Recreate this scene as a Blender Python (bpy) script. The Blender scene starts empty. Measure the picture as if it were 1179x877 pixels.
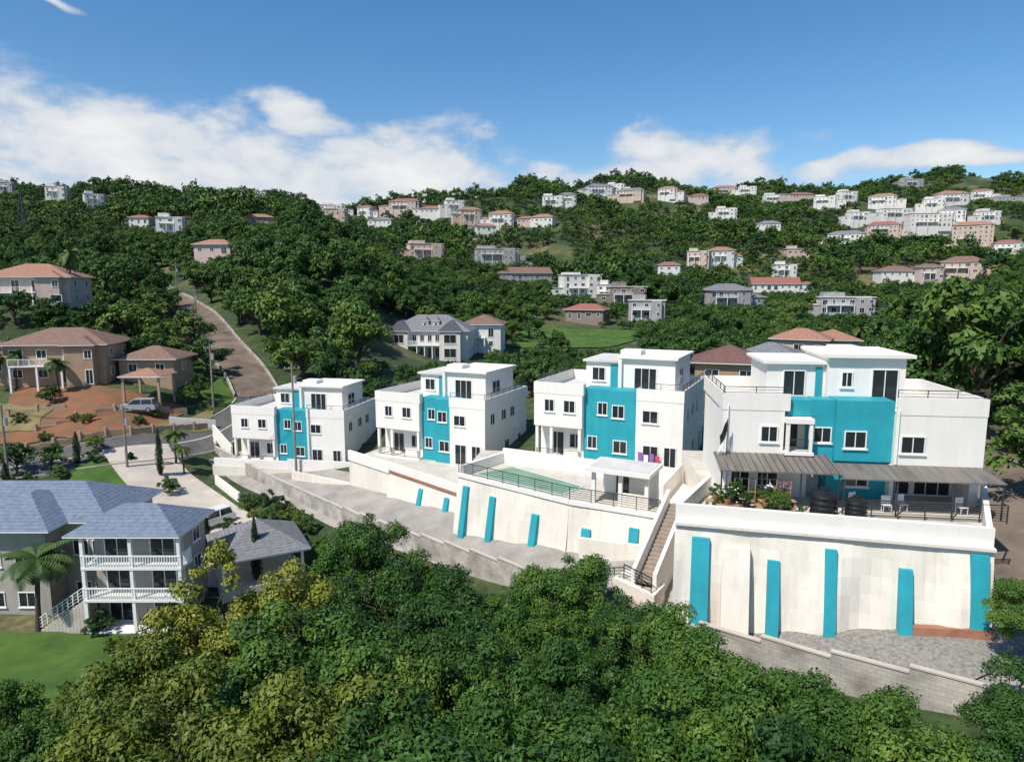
import bpy, math, random
import numpy as np
from mathutils import Vector, Matrix
random.seed(5)
rng = np.random.default_rng(11)
SC = bpy.context.scene
PITCH = math.radians(8)
CP, SP = math.cos(PITCH), math.sin(PITCH)

# survey: bearing/elevation measured from the drone station -> world position at a known ground distance y
def W(u, v, y):
    a = (u - 589.5) / 786; b = (438.5 - v) / 786; q = CP + b * SP
    return (y * a / q, float(y), y * (-SP + b * CP) / q)

# ------------------------------------------------------------------ materials
def newmat(name):
    m = bpy.data.materials.new(name); m.use_nodes = True
    nt = m.node_tree; b = nt.nodes['Principled BSDF']
    return m, nt, b
def N(nt, t, **k):
    n = nt.nodes.new(t)
    for a, v in k.items(): setattr(n, a, v)
    return n
def setin(n, **k):
    for a, v in k.items(): n.inputs[a.replace('_', ' ')].default_value = v
def mat(name, col, rough=.7, var=.15, scale=1.5, bump=.0, bscale=20, streak=0.0, spec=.3, stretch=(1, 1, 1), metal=0, col2=None):
    m, nt, b = newmat(name)
    tc = N(nt, 'ShaderNodeTexCoord'); mp = N(nt, 'ShaderNodeMapping'); mp.inputs['Scale'].default_value = stretch
    nt.links.new(tc.outputs['Object'], mp.inputs['Vector'])
    no = N(nt, 'ShaderNodeTexNoise'); setin(no, Scale=scale, Detail=4, Roughness=.6)
    nt.links.new(mp.outputs[0], no.inputs['Vector'])
    rp = N(nt, 'ShaderNodeValToRGB')
    c2 = col2 if col2 else tuple(x * (1 - var * 2) for x in col)
    rp.color_ramp.elements[0].position = .3; rp.color_ramp.elements[1].position = .62
    rp.color_ramp.elements[0].color = (*c2, 1); rp.color_ramp.elements[1].color = (*col, 1)
    nt.links.new(no.outputs['Fac'], rp.inputs['Fac'])
    out = rp.outputs['Color']
    if streak:
        mp2 = N(nt, 'ShaderNodeMapping'); mp2.inputs['Scale'].default_value = (1.3, 1.3, .12)
        nt.links.new(tc.outputs['Object'], mp2.inputs['Vector'])
        n2 = N(nt, 'ShaderNodeTexNoise'); setin(n2, Scale=1.6, Detail=6, Roughness=.7)
        nt.links.new(mp2.outputs[0], n2.inputs['Vector'])
        mr = N(nt, 'ShaderNodeMapRange'); setin(mr, From_Min=.48, From_Max=.72, To_Min=0, To_Max=streak)
        nt.links.new(n2.outputs['Fac'], mr.inputs['Value'])
        mx = N(nt, 'ShaderNodeMixRGB'); mx.inputs['Color2'].default_value = (col[0] * .45, col[1] * .42, col[2] * .36, 1)
        nt.links.new(mr.outputs[0], mx.inputs['Fac']); nt.links.new(out, mx.inputs['Color1']); out = mx.outputs[0]
    nt.links.new(out, b.inputs['Base Color'])
    setin(b, Roughness=rough, Metallic=metal); b.inputs['Specular IOR Level'].default_value = spec
    if bump:
        n3 = N(nt, 'ShaderNodeTexNoise'); setin(n3, Scale=bscale, Detail=3)
        nt.links.new(tc.outputs['Object'], n3.inputs['Vector'])
        bp = N(nt, 'ShaderNodeBump'); setin(bp, Strength=bump, Distance=.05)
        nt.links.new(n3.outputs['Fac'], bp.inputs['Height']); nt.links.new(bp.outputs[0], b.inputs['Normal'])
    return m
def tilemat(name, col, rows=3.2, var=.2):
    m, nt, b = newmat(name)
    tc = N(nt, 'ShaderNodeTexCoord'); sx = N(nt, 'ShaderNodeSeparateXYZ'); nt.links.new(tc.outputs['Object'], sx.inputs[0])
    mu = N(nt, 'ShaderNodeMath', operation='MULTIPLY'); mu.inputs[1].default_value = rows * 2
    nt.links.new(sx.outputs['Z'], mu.inputs[0])
    fr = N(nt, 'ShaderNodeMath', operation='FRACT'); nt.links.new(mu.outputs[0], fr.inputs[0])
    no = N(nt, 'ShaderNodeTexNoise'); setin(no, Scale=2.5, Detail=4); nt.links.new(tc.outputs['Object'], no.inputs['Vector'])
    ad = N(nt, 'ShaderNodeMath', operation='MULTIPLY_ADD'); ad.inputs[1].default_value = .35
    nt.links.new(fr.outputs[0], ad.inputs[0]); nt.links.new(no.outputs['Fac'], ad.inputs[2])
    rp = N(nt, 'ShaderNodeValToRGB'); rp.color_ramp.elements[0].position = .35; rp.color_ramp.elements[1].position = .95
    rp.color_ramp.elements[0].color = (*[x * (1 - 2 * var) for x in col], 1); rp.color_ramp.elements[1].color = (*[min(1, x * (1 + var)) for x in col], 1)
    nt.links.new(ad.outputs[0], rp.inputs['Fac']); nt.links.new(rp.outputs[0], b.inputs['Base Color'])
    bp = N(nt, 'ShaderNodeBump'); setin(bp, Strength=.5, Distance=.06); nt.links.new(fr.outputs[0], bp.inputs['Height'])
    nt.links.new(bp.outputs[0], b.inputs['Normal']); setin(b, Roughness=.75)
    return m
M = {}
M['white'] = mat('white_stucco', (.84, .80, .735), .85, .03, .5, .15, 30, streak=.12)
M['cream'] = mat('cream_render', (.80, .735, .64), .88, .05, .35, .25, 12, streak=.28)
M['teal'] = mat('teal_paint', (.028, .35, .42), .6, .08, .7, .1, 30, streak=.2)
M['glass'] = mat('window_glass', (.025, .03, .035), .08, .1, 1, spec=.6)
M['frame'] = mat('white_frame', (.8, .8, .78), .5, .02)
M['rail'] = mat('grey_metal_rail', (.08, .08, .085), .45, .1, metal=.5)
M['dark'] = mat('dark_interior', (.03, .028, .026), .8, .1)
M['canopy'] = mat('canopy_sheet', (.20, .175, .15), .5, .22, 1, spec=.4, stretch=(3, .3, 1))
M['terracotta'] = mat('terracotta_paint', (.36, .17, .11), .8, .12, 2)
M['deck'] = mat('deck_concrete', (.58, .54, .47), .85, .1, .8)
M['green_court'] = mat('green_court', (.22, .36, .26), .85, .14, .6)
M['roofslab'] = mat('roof_slab', (.66, .64, .60), .8, .1, .6, streak=.15)
M['asphalt'] = mat('asphalt', (.13, .127, .12), .9, .15, .6, .3, 30)
M['lane'] = mat('weathered_lane', (.36, .335, .30), .92, .17, .4, .3, 20)
M['gravel'] = mat('gravel', (.30, .28, .25), .95, .25, 5, .5, 30)
M['concrete'] = mat('pale_concrete', (.54, .48, .41), .9, .1, .5)
M['step'] = mat('step_concrete', (.33, .27, .22), .9, .1, 2)
M['paint'] = mat('road_paint', (.7, .68, .6), .7, .1)
M['dirt'] = mat('dirt_road', (.20, .155, .12), .95, .25, .3, .4, 10)
M['yard'] = mat('red_earth', (.25, .105, .055), .95, .22, .5, .3, 8, col2=(.15, .10, .055))
M['drygrass'] = mat('dry_grass', (.24, .19, .09), .95, .25, .5, .4, 20, col2=(.12, .13, .045))
M['lawn'] = mat('lawn_grass', (.08, .15, .024), .95, .2, .35, .4, 30, col2=(.035, .08, .015))
M['bark'] = mat('bark', (.11, .085, .06), .95, .25, 3)
M['black'] = mat('black_plastic', (.015, .015, .017), .45, .1)
M['tire'] = mat('rubber', (.02, .02, .02), .8, .1)
M['carwhite'] = mat('car_paint_white', (.75, .75, .75), .25, .02, spec=.6)
M['cargrey'] = mat('car_paint_silver', (.35, .36, .38), .3, .02, spec=.6)
M['wood'] = mat('pole_wood', (.30, .25, .20), .9, .2, 3)
M['tan'] = mat('tan_render', (.40, .28, .19), .85, .08, .5, streak=.2)
M['peach'] = mat('peach_render', (.58, .45, .36), .85, .08, .5, streak=.2)
M['pink'] = mat('pink_render', (.58, .46, .41), .85, .08, .5, streak=.2)
M['offwhite'] = mat('offwhite_render', (.72, .69, .64), .85, .06, .5, streak=.2)
M['greyw'] = mat('grey_render', (.38, .37, .36), .85, .1, .5, streak=.2)
M['brownw'] = mat('brown_render', (.27, .21, .18), .85, .1, .5, streak=.1)
M['housew'] = mat('shaded_weathered_render', (.40, .37, .33), .85, .1, .5, streak=.4)  # white wall with the facade's shade put into its darker base colour, plus streaks
M['r_blue'] = tilemat('slate_blue_shingle', (.15, .19, .26), 3.0)
M['r_brown'] = tilemat('brown_tile', (.22, .13, .095))
M['r_red'] = tilemat('red_tile', (.30, .12, .09))
M['r_orange'] = tilemat('orange_tile', (.36, .18, .12))
M['r_grey'] = tilemat('grey_shingle', (.20, .20, .21))
M['r_maroon'] = tilemat('maroon_tile', (.17, .085, .07))
M['pot'] = mat('clay_pot', (.40, .18, .10), .8, .1)
M['skinwood'] = mat('bench_wood', (.42, .27, .15), .8, .1)
M['pink_fl'] = mat('flower_petals', (.55, .10, .18), .7, .1)
M['laundry'] = mat('purple_cloth', (.28, .14, .42), .9, .1)

def blockmat():
    m, nt, b = newmat('concrete_block')
    tc = N(nt, 'ShaderNodeTexCoord'); sx = N(nt, 'ShaderNodeSeparateXYZ'); nt.links.new(tc.outputs['Object'], sx.inputs[0])
    su = N(nt, 'ShaderNodeMath', operation='SUBTRACT'); nt.links.new(sx.outputs['X'], su.inputs[0]); nt.links.new(sx.outputs['Y'], su.inputs[1])
    mu = N(nt, 'ShaderNodeMath', operation='MULTIPLY'); mu.inputs[1].default_value = .71; nt.links.new(su.outputs[0], mu.inputs[0])
    cb = N(nt, 'ShaderNodeCombineXYZ'); nt.links.new(mu.outputs[0], cb.inputs[0]); nt.links.new(sx.outputs['Z'], cb.inputs[1])
    br = N(nt, 'ShaderNodeTexBrick'); setin(br, Scale=1.0, Mortar_Size=.012, Brick_Width=.42, Row_Height=.21)
    br.inputs['Color1'].default_value = (.54, .50, .44, 1); br.inputs['Color2'].default_value = (.45, .42, .37, 1); br.inputs['Mortar'].default_value = (.36, .335, .295, 1)
    nt.links.new(cb.outputs[0], br.inputs['Vector'])
    no = N(nt, 'ShaderNodeTexNoise'); setin(no, Scale=.7, Detail=5); nt.links.new(tc.outputs['Object'], no.inputs['Vector'])
    mr = N(nt, 'ShaderNodeMapRange'); setin(mr, From_Min=.3, From_Max=.7, To_Min=.5, To_Max=1.1); nt.links.new(no.outputs['Fac'], mr.inputs['Value'])
    mx = N(nt, 'ShaderNodeMixRGB', blend_type='MULTIPLY'); mx.inputs['Fac'].default_value = 1
    nt.links.new(br.outputs['Color'], mx.inputs['Color1']); nt.links.new(mr.outputs[0], mx.inputs['Color2'])
    nt.links.new(mx.outputs[0], b.inputs['Base Color']); setin(b, Roughness=.95)
    return m
M['block'] = blockmat()

def leafmat(name, dark, mid, light, spec=.25):
    m, nt, b = newmat(name)
    at = N(nt, 'ShaderNodeAttribute', attribute_name='tint'); oi = N(nt, 'ShaderNodeObjectInfo')
    ma = N(nt, 'ShaderNodeMath', operation='MULTIPLY_ADD'); ma.inputs[1].default_value = .55
    ms = N(nt, 'ShaderNodeMath', operation='MULTIPLY'); ms.inputs[1].default_value = .45
    nt.links.new(at.outputs['Fac'], ms.inputs[0]); nt.links.new(oi.outputs['Random'], ma.inputs[0]); nt.links.new(ms.outputs[0], ma.inputs[2])
    rp = N(nt, 'ShaderNodeValToRGB'); e = rp.color_ramp.elements
    e[0].position = .1; e[0].color = (*dark, 1); e[1].position = .92; e[1].color = (*light, 1)
    k = e.new(.55); k.color = (*mid, 1)
    nt.links.new(ma.outputs[0], rp.inputs['Fac']); nt.links.new(rp.outputs[0], b.inputs['Base Color'])
    setin(b, Roughness=.55); b.inputs['Specular IOR Level'].default_value = spec
    return m
M['leaf'] = leafmat('tree_leaf', (.016, .05, .010), (.044, .108, .015), (.12, .195, .026))
M['leafy'] = leafmat('tree_leaf_yellow', (.05, .085, .012), (.115, .15, .018), (.25, .25, .034))
M['leaff'] = leafmat('forest_leaf', (.018, .052, .012), (.052, .112, .020), (.135, .195, .036), .2)
M['cyp'] = leafmat('cypress_leaf', (.014, .036, .012), (.022, .052, .015), (.034, .072, .018))
M['palm'] = leafmat('palm_leaf', (.035, .07, .018), (.065, .115, .026), (.11, .155, .04))

def groundmat():
    m, nt, b = newmat('ground')
    tc = N(nt, 'ShaderNodeTexCoord')
    n1 = N(nt, 'ShaderNodeTexNoise'); setin(n1, Scale=.035, Detail=8, Roughness=.65); nt.links.new(tc.outputs['Object'], n1.inputs['Vector'])
    rp = N(nt, 'ShaderNodeValToRGB'); e = rp.color_ramp.elements
    e[0].position = .38; e[0].color = (.024, .045, .013, 1); e[1].position = .72; e[1].color = (.26, .19, .12, 1)
    k = e.new(.5); k.color = (.045, .075, .02, 1); k = e.new(.6); k.color = (.11, .11, .045, 1)
    nt.links.new(n1.outputs['Fac'], rp.inputs['Fac'])
    n2 = N(nt, 'ShaderNodeTexNoise'); setin(n2, Scale=1.2, Detail=5); nt.links.new(tc.outputs['Object'], n2.inputs['Vector'])
    mr = N(nt, 'ShaderNodeMapRange'); setin(mr, From_Min=.3, From_Max=.7, To_Min=.5, To_Max=1.3); nt.links.new(n2.outputs['Fac'], mr.inputs['Value'])
    mx = N(nt, 'ShaderNodeMixRGB', blend_type='MULTIPLY'); mx.inputs['Fac'].default_value = 1
    nt.links.new(rp.outputs['Color'], mx.inputs['Color1']); nt.links.new(mr.outputs[0], mx.inputs['Color2'])
    nt.links.new(mx.outputs[0], b.inputs['Base Color']); setin(b, Roughness=.95)
    return m
M['ground'] = groundmat()

# ------------------------------------------------------------------ mesh helper
def link(o): SC.collection.objects.link(o)
class Thing:
    def __init__(s, name, loc=(0, 0, 0), yaw=0):
        s.name = name; s.loc = loc; s.yaw = yaw; s.parts = {}
    def poly(s, part, m, vs, fs):
        p = s.parts.setdefault(part, dict(v=[], f=[], mi=[], mats=[]))
        if m not in p['mats']: p['mats'].append(m)
        k = p['mats'].index(m); o = len(p['v']); p['v'] += [tuple(v) for v in vs]
        for f in fs: p['f'].append(tuple(i + o for i in f)); p['mi'].append(k)
    def box(s, part, m, x0, x1, y0, y1, z0, z1):
        v = [(x0, y0, z0), (x1, y0, z0), (x1, y1, z0), (x0, y1, z0), (x0, y0, z1), (x1, y0, z1), (x1, y1, z1), (x0, y1, z1)]
        s.poly(part, m, v, [(0, 3, 2, 1), (4, 5, 6, 7), (0, 1, 5, 4), (1, 2, 6, 5), (2, 3, 7, 6), (3, 0, 4, 7)])
    def prism(s, part, m, pl, z0, z1, mtop=None):
        n = len(pl); v = [(x, y, z0) for x, y in pl] + [(x, y, z1) for x, y in pl]
        s.poly(part, m, v, [(i, (i + 1) % n, n + (i + 1) % n, n + i) for i in range(n)] + [tuple(range(n - 1, -1, -1))])
        s.poly(part, mtop or m, [(x, y, z1) for x, y in pl], [tuple(range(n))])
    def cyl(s, part, m, p0, p1, r0, r1=None, n=8):
        r1 = r0 if r1 is None else r1
        a = Vector(p0); b = Vector(p1); d = (b - a).normalized()
        if abs(d.z) < .99:
            u = Vector((0, 0, 1)).cross(d).normalized(); w = d.cross(u)
        else:
            u = Vector((1, 0, 0)); w = d.cross(u)
        v = []
        for c, r in ((a, r0), (b, r1)):
            for i in range(n):
                t = 2 * math.pi * (i + .5) / n; v.append(c + u * math.cos(t) * r + w * math.sin(t) * r)
        s.poly(part, m, v, [(i, (i + 1) % n, n + (i + 1) % n, n + i) for i in range(n)] + [tuple(range(n - 1, -1, -1)), tuple(range(n, 2 * n))])
    def beam(s, part, m, p0, p1, w, h):
        a = Vector(p0); b = Vector(p1); d = (b - a); d.z = 0; nrm = Vector((d.y, -d.x, 0)).normalized() * w / 2
        v = [a - nrm, a + nrm, b + nrm, b - nrm]; v2 = [x + Vector((0, 0, h)) for x in v]
        s.poly(part, m, v + v2, [(0, 1, 2, 3), (7, 6, 5, 4), (1, 0, 4, 5), (2, 1, 5, 6), (3, 2, 6, 7), (0, 3, 7, 4)])
    def rail(s, part, m, p0, p1, h=1.0, bars=4, step=1.5, r=.022):
        a = Vector(p0); b = Vector(p1); L = (b - a).length; n = max(1, int(L / step))
        for i in range(n + 1):
            q = a.lerp(b, i / n); s.cyl(part, m, q, q + Vector((0, 0, h)), r * 1.4, n=4)
        for k in range(bars + 1):
            z = Vector((0, 0, h * (.15 + .85 * k / bars))); s.cyl(part, m, a + z, b + z, r * (1.5 if k == bars else .8), n=4)
    def win(s, u0, u1, w0, w1, v, mull=1, axis='f', fr=.07, sill=True):
        def bx(part, m, a0, a1, z0, z1, d0, d1):
            if axis == 'f': s.box(part, m, a0, a1, v - d1, v - d0, z0, z1)
            elif axis == 'r': s.box(part, m, v + d0, v + d1, a0, a1, z0, z1)
            else: s.box(part, m, v - d1, v - d0, a0, a1, z0, z1)
        bx('window_glass', M['glass'], u0 + fr, u1 - fr, w0 + fr, w1 - fr, -.05, .015)
        for (a, b, c, d) in ((u0, u0 + fr, w0, w1), (u1 - fr, u1, w0, w1), (u0 + fr, u1 - fr, w0, w0 + fr), (u0 + fr, u1 - fr, w1 - fr, w1)):
            bx('window_frames', M['frame'], a, b, c, d, -.05, .07)
        for i in range(mull):
            c = u0 + (u1 - u0) * (i + 1) / (mull + 1); bx('window_frames', M['frame'], c - .025, c + .025, w0 + fr, w1 - fr, -.04, .045)
        if sill: bx('window_frames', M['frame'], u0 - .08, u1 + .08, w0 - .08, w0 - .002, -.04, .12)
    def hip(s, part, m, x0, x1, y0, y1, z, h, ov=.7, gable=False):
        x0 -= ov; x1 += ov; y0 -= ov; y1 += ov; w = x1 - x0; d = y1 - y0
        b = [(x0, y0, z), (x1, y0, z), (x1, y1, z), (x0, y1, z)]; t = .14
        if w >= d:
            k = 0 if gable else d / 2
            r = [(x0 + k, (y0 + y1) / 2, z + h), (x1 - k, (y0 + y1) / 2, z + h)]
            f = [(0, 1, 5, 4), (2, 3, 4, 5), (1, 2, 5), (3, 0, 4)]
        else:
            k = 0 if gable else w / 2
            r = [((x0 + x1) / 2, y0 + k, z + h), ((x0 + x1) / 2, y1 - k, z + h)]
            f = [(0, 1, 4), (1, 2, 5, 4), (2, 3, 5), (3, 0, 4, 5)]
        s.poly(part, m, b + r, f)
        s.box('eaves', M['frame'], x0 + .02, x1 - .02, y0 + .02, y1 - .02, z - t, z - .004)
    def done(s, single=False):
        R = Matrix.Translation(s.loc) @ Matrix.Rotation(s.yaw, 4, 'Z')
        root = None
        if not single:
            root = bpy.data.objects.new(s.name, None); root.empty_display_size = .5; link(root); root.matrix_world = R
        for pn, p in s.parts.items():
            me = bpy.data.meshes.new(s.name if single else pn); me.from_pydata(p['v'], [], p['f'])
            for m in p['mats']: me.materials.append(m)
            me.polygons.foreach_set('material_index', p['mi']); me.update()
            o = bpy.data.objects.new(s.name if single else pn, me); link(o)
            if single: o.matrix_world = R; root = o
            else: o.parent = root
        return root

# ------------------------------------------------------------------ terrain
near = [(21,28.5,-18.3),(25,32,-17.8),(12.2,37,-18.9),(16,34,-18.6),(8,40.5,-19.8),(1.2,46.5,-20.8),(5,46,-20.7),(-9.8,58,-22.2),(-16.5,65.5,-22.9),(-28,78.5,-23.0),(-40,91,-22.3),
(-31,72.5,-25.0),(-20,61.5,-25.2),(-12.5,54,-25.0),(-1.5,43,-24),(4,39,-23),(8.6,32.3,-22),(18.5,24.8,-21),(24.5,21.5,-20.2),(-40,82.5,-23.4),
(30,32,-17.5),(36,45,-14.5),(20,40,-17.8),(25,45,-16.5),(18,60,-17),(8,62,-17.5),(-8,72,-20),(-26,86,-22.5),(35,62,-13),(25,75,-14),(5,85,-16),(-15,92,-18.5),(-30,100,-19),(-39,105,-17.7),
(30,95,-14),(60,60,-11),(60,90,-12),(45,35,-16),(60,30,-16),(0,32,-24.5),(10,25,-23.5),(20,18,-22.5),(-12,48,-25.5),(-15,30,-26),(0,20,-25),(20,10,-24),(-20,20,-27),(0,0,-27),(0,-40,-30),(-40,0,-29),(40,0,-23),(60,10,-20),
(-35,45,-27),(-28,40,-27),(-45,40,-27.5),(-30,54,-26.7),(-22,57,-25.4),(-27.5,65,-24.4),(-45,56,-26),(-60,56,-25.5),(-50,76,-22.0),(-60,78,-20.8),(-56,70,-23),(-38,72,-24.2),(150,-150,-20),(-150,-150,-40),(0,-300,-40),(-150,20,-25),(150,20,-12)]
cols = [-150,0,150,300,450,600,750,900,1050,1179,1330]
sky = [233,232,238,226,246,224,223,216,222,218,220]
sd = [600,600,650,650,700,750,900,950,950,900,900]
far = []
for a, b, d in zip(cols, sky, sd):
    w = W(a, b, d); far.append(w); far.append((w[0]*1.5, w[1]*1.5, w[2]*.75)); far.append((w[0]*3.5, w[1]*3.5, w[2]*.5))
for t in [(0,272,380),(-150,270,350),(150,275,450),(300,275,240),(380,275,230),(450,285,420),(600,285,480),(750,280,560),(900,270,600),(1050,275,600),(1179,275,550),(1330,275,550),
 (0,348,122),(-100,345,122),(60,345,122),(150,345,190),(190,342,200),(210,358,165),(250,300,220),(230,400,130),(340,340,165),(340,400,130),(450,350,190),(450,322,250),(600,330,330),(750,330,360),(900,325,400),(1050,320,380),(1179,320,330),(1330,320,320),
 (500,412,157),(600,375,210),(600,400,180),(680,395,190),(740,385,210),(750,365,260),(900,370,280),(1050,365,260),(1179,370,220),(450,425,120),(700,415,140),(900,420,140),(1100,415,140),(1179,410,130),(1330,410,120),
 (60,498,86),(0,498,86),(60,470,91),(120,460,93),(100,446,97),(0,446,97),(60,400,112),(230,462,100),(250,425,118),(300,462,105)]:
    far.append(W(*t))
pts = np.array(near + far, float)
def cm(x, y):
    r = np.sqrt(x*x + y*y) + 1e-6; f = np.log1p(r/60)*60/r
    return np.stack([x*f/60, y*f/60], -1)
PC = cm(pts[:,0], pts[:,1])
def phi(a, b): return np.sqrt(((a[:,None,:]-b[None,:,:])**2).sum(-1)+.0003)
n = len(PC); A = np.zeros((n+3, n+3)); A[:n,:n] = phi(PC, PC) - np.eye(n)*.006; A[:n,n] = 1; A[:n,n+1:] = PC; A[n,:n] = 1; A[n+1:,:n] = PC.T
sol = np.linalg.solve(A, np.concatenate([pts[:,2], [0,0,0]]))
def H(x, y):
    x = np.atleast_1d(np.asarray(x, float)); y = np.atleast_1d(np.asarray(y, float)); out = []
    for i in range(0, len(x), 20000):
        q = cm(x[i:i+20000], y[i:i+20000]); z = phi(q, PC)@sol[:n] + sol[n] + q@sol[n+1:]
        xx = x[i:i+20000]; yy = y[i:i+20000]; r = np.hypot(xx, yy)
        amp = np.clip((r-200)/400, 0, 1.2)
        nz = 8*np.sin(xx/61+1.3*np.sin(yy/83))+6*np.sin(yy/47+xx/71+2)+3*np.sin(xx/23+yy/37)+2.2*np.sin(yy/19-xx/29+1)
        out.append(z + nz*amp*1.0)
    return np.concatenate(out)
def h1(x, y): return float(H(x, y)[0])

def build_ground():
    nr, na = 300, 420
    r = np.concatenate([[0.0], np.geomspace(3, 4500, nr-1)]); th = np.linspace(0, 2*np.pi, na, endpoint=False)
    R, T = np.meshgrid(r, th, indexing='ij'); x = (R*np.sin(T)).ravel(); y = (R*np.cos(T)).ravel(); z = H(x, y)
    me = bpy.data.meshes.new('ground'); V = np.stack([x, y, z], -1)
    i = np.arange(nr-1)[:,None]; j = np.arange(na)[None,:]
    a = i*na+j; b = i*na+(j+1)%na; c = (i+1)*na+(j+1)%na; d = (i+1)*na+j
    F = np.stack([a, b, c, d], -1).reshape(-1, 4)[:, ::-1]
    me.vertices.add(len(V)); me.vertices.foreach_set('co', V.ravel()); me.loops.add(F.size); me.loops.foreach_set('vertex_index', F.ravel().astype(np.int32))
    me.polygons.add(len(F)); me.polygons.foreach_set('loop_start', np.arange(0, F.size, 4, dtype=np.int32)); me.update(calc_edges=True)
    me.polygons.foreach_set('use_smooth', np.ones(len(F), bool)); me.materials.append(M['ground'])
    o = bpy.data.objects.new('ground', me); link(o)
build_ground()

def smooth_path(P, step=1.5):
    P = [np.array(p, float) for p in P]; out = []
    for i in range(len(P)-1):
        p0 = P[max(i-1,0)]; p1 = P[i]; p2 = P[i+1]; p3 = P[min(i+2,len(P)-1)]
        k = max(2, int(np.linalg.norm(p2-p1)/step))
        for t in np.linspace(0, 1, k, endpoint=False):
            out.append(.5*((2*p1)+(-p0+p2)*t+(2*p0-5*p1+4*p2-p3)*t*t+(-p0+3*p1-3*p2+p3)*t**3))
    out.append(P[-1]); return np.array(out)
ROADS = []
def road(name, P, w, m, off=.14, kerb=False, line=False, kh=.12, km='concrete'):
    C = smooth_path(P); T = np.gradient(C, axis=0); T /= np.linalg.norm(T, axis=1)[:,None]; Nn = np.stack([T[:,1], -T[:,0]], -1)
    ROADS.append((C, w/2))
    us = np.linspace(-.5, .5, 9)*w
    def strip(t, part, m, us, dz):
        V = []
        for i in range(len(C)):
            for u in us:
                q = C[i]+Nn[i]*u; V.append((q[0], q[1], h1(q[0], q[1])+dz))
        k = len(us); F = [(i*k+j, (i+1)*k+j, (i+1)*k+j+1, i*k+j+1) for i in range(len(C)-1) for j in range(k-1)]
        F = [f[::-1] for f in F]; t.poly(part, m, V, F)
    t = Thing(name); strip(t, 'surface', m, us, off)
    if line: strip(t, 'centre_line', M['paint'], [-.06, .06], off+.03)
    if kerb:
        for s in (-1, 1):
            V = []
            for i in range(len(C)):
                a = C[i]+Nn[i]*s*(w/2); b = C[i]+Nn[i]*s*(w/2+.2); za = h1(*a)
                V += [(a[0],a[1],za-.2),(a[0],a[1],za+off+kh),(b[0],b[1],za+off+kh),(b[0],b[1],za-.6)]
            F = []
            for i in range(len(C)-1):
                for j in range(3): F.append((i*4+j, i*4+j+1, (i+1)*4+j+1, (i+1)*4+j))
            t.poly('kerb', M[km], V, F)
    t.done()
def patch(name, c4, m, off=.1, nx=24, ny=16):
    a, b, c, d = [np.array(p, float) for p in c4]; V = []
    for j in range(ny+1):
        for i in range(nx+1):
            s = i/nx; t = j/ny; q = (a*(1-s)+b*s)*(1-t)+(d*(1-s)+c*s)*t
            e = (math.sin(q[0]*1.1+q[1]*.7)+math.sin(q[0]*.5-q[1]*1.3))*.35
            q = q+np.array([e*(1 if i in (0, nx) else 0), e*(1 if j in (0, ny) else 0)])
            V.append((q[0], q[1], h1(*q)+off))
    F = [(j*(nx+1)+i, j*(nx+1)+i+1, (j+1)*(nx+1)+i+1, (j+1)*(nx+1)+i) for j in range(ny) for i in range(nx)]
    t = Thing(name); t.poly('s', m, V, F); t.done(single=True)
def xy(u, v, y): return W(u, v, y)[:2]

road('public_road', [(-97,66),(-77,71),(-60,76.5),(-49,83),(-42.5,92),(-39.5,100),(-40,107)], 6, M['asphalt'], kerb=True, line=True)
road('hill_road', [(-40,106),(-47,118),(-57,133),(-68,150),(-80,168),(-92,186),(-104,204),(-118,225)], 6.5, M['dirt'], off=.25, kerb=True, kh=.55, km='block')
road('driveway', [(-48,85),(-43.5,80.5),(-38.5,76),(-33,70.5),(-28.8,65),(-26.5,60),(-27,56)], 7.6, M['concrete'], off=.2)
road('estate_driveway', [(-37,90),(-28,80.5),(-19.3,72.2),(-12.3,64.7),(-5.8,58.2),(1.1,51.5),(6.8,46.2),(12.0,40.2),(19.2,33.6),(26,30.2)], 8.2, M['lane'], off=.12)
patch('gravel_strip', [(10.6,36.4),(20.8,28.9),(29,33),(13,40)], M['gravel'], off=.24)
patch('dirt_slope', [(26,31),(33,33),(42,58),(32,56)], M['dirt'], off=.15)
patch('red_yard', [xy(-30,505,82), xy(160,492,87), xy(215,455,97), xy(20,448,98)], M['yard'], .14)
patch('dry_lawn', [xy(60,508,82), xy(245,494,94), xy(240,480,98), xy(130,494,86)], M['drygrass'], .22)
patch('dry_lawn', [xy(-60,482,84), xy(40,478,86), xy(60,462,92), xy(-60,462,92)], M['drygrass'], .24)
patch('lawn', [xy(70,568,73), xy(165,553,77), xy(160,532,82), xy(90,540,79)], M['lawn'], .15)
patch('lawn', [xy(-60,877,34), xy(150,877,33), xy(150,722,50), xy(-60,722,50)], M['lawn'], .12)
patch('lawn', [xy(235,485,100), xy(275,478,103), xy(228,415,125), xy(205,420,118)], M['lawn'], .16)
patch('lawn', [xy(590,408,178), xy(700,405,178), xy(765,378,215), xy(600,378,212)], M['lawn'], .3)

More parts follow.
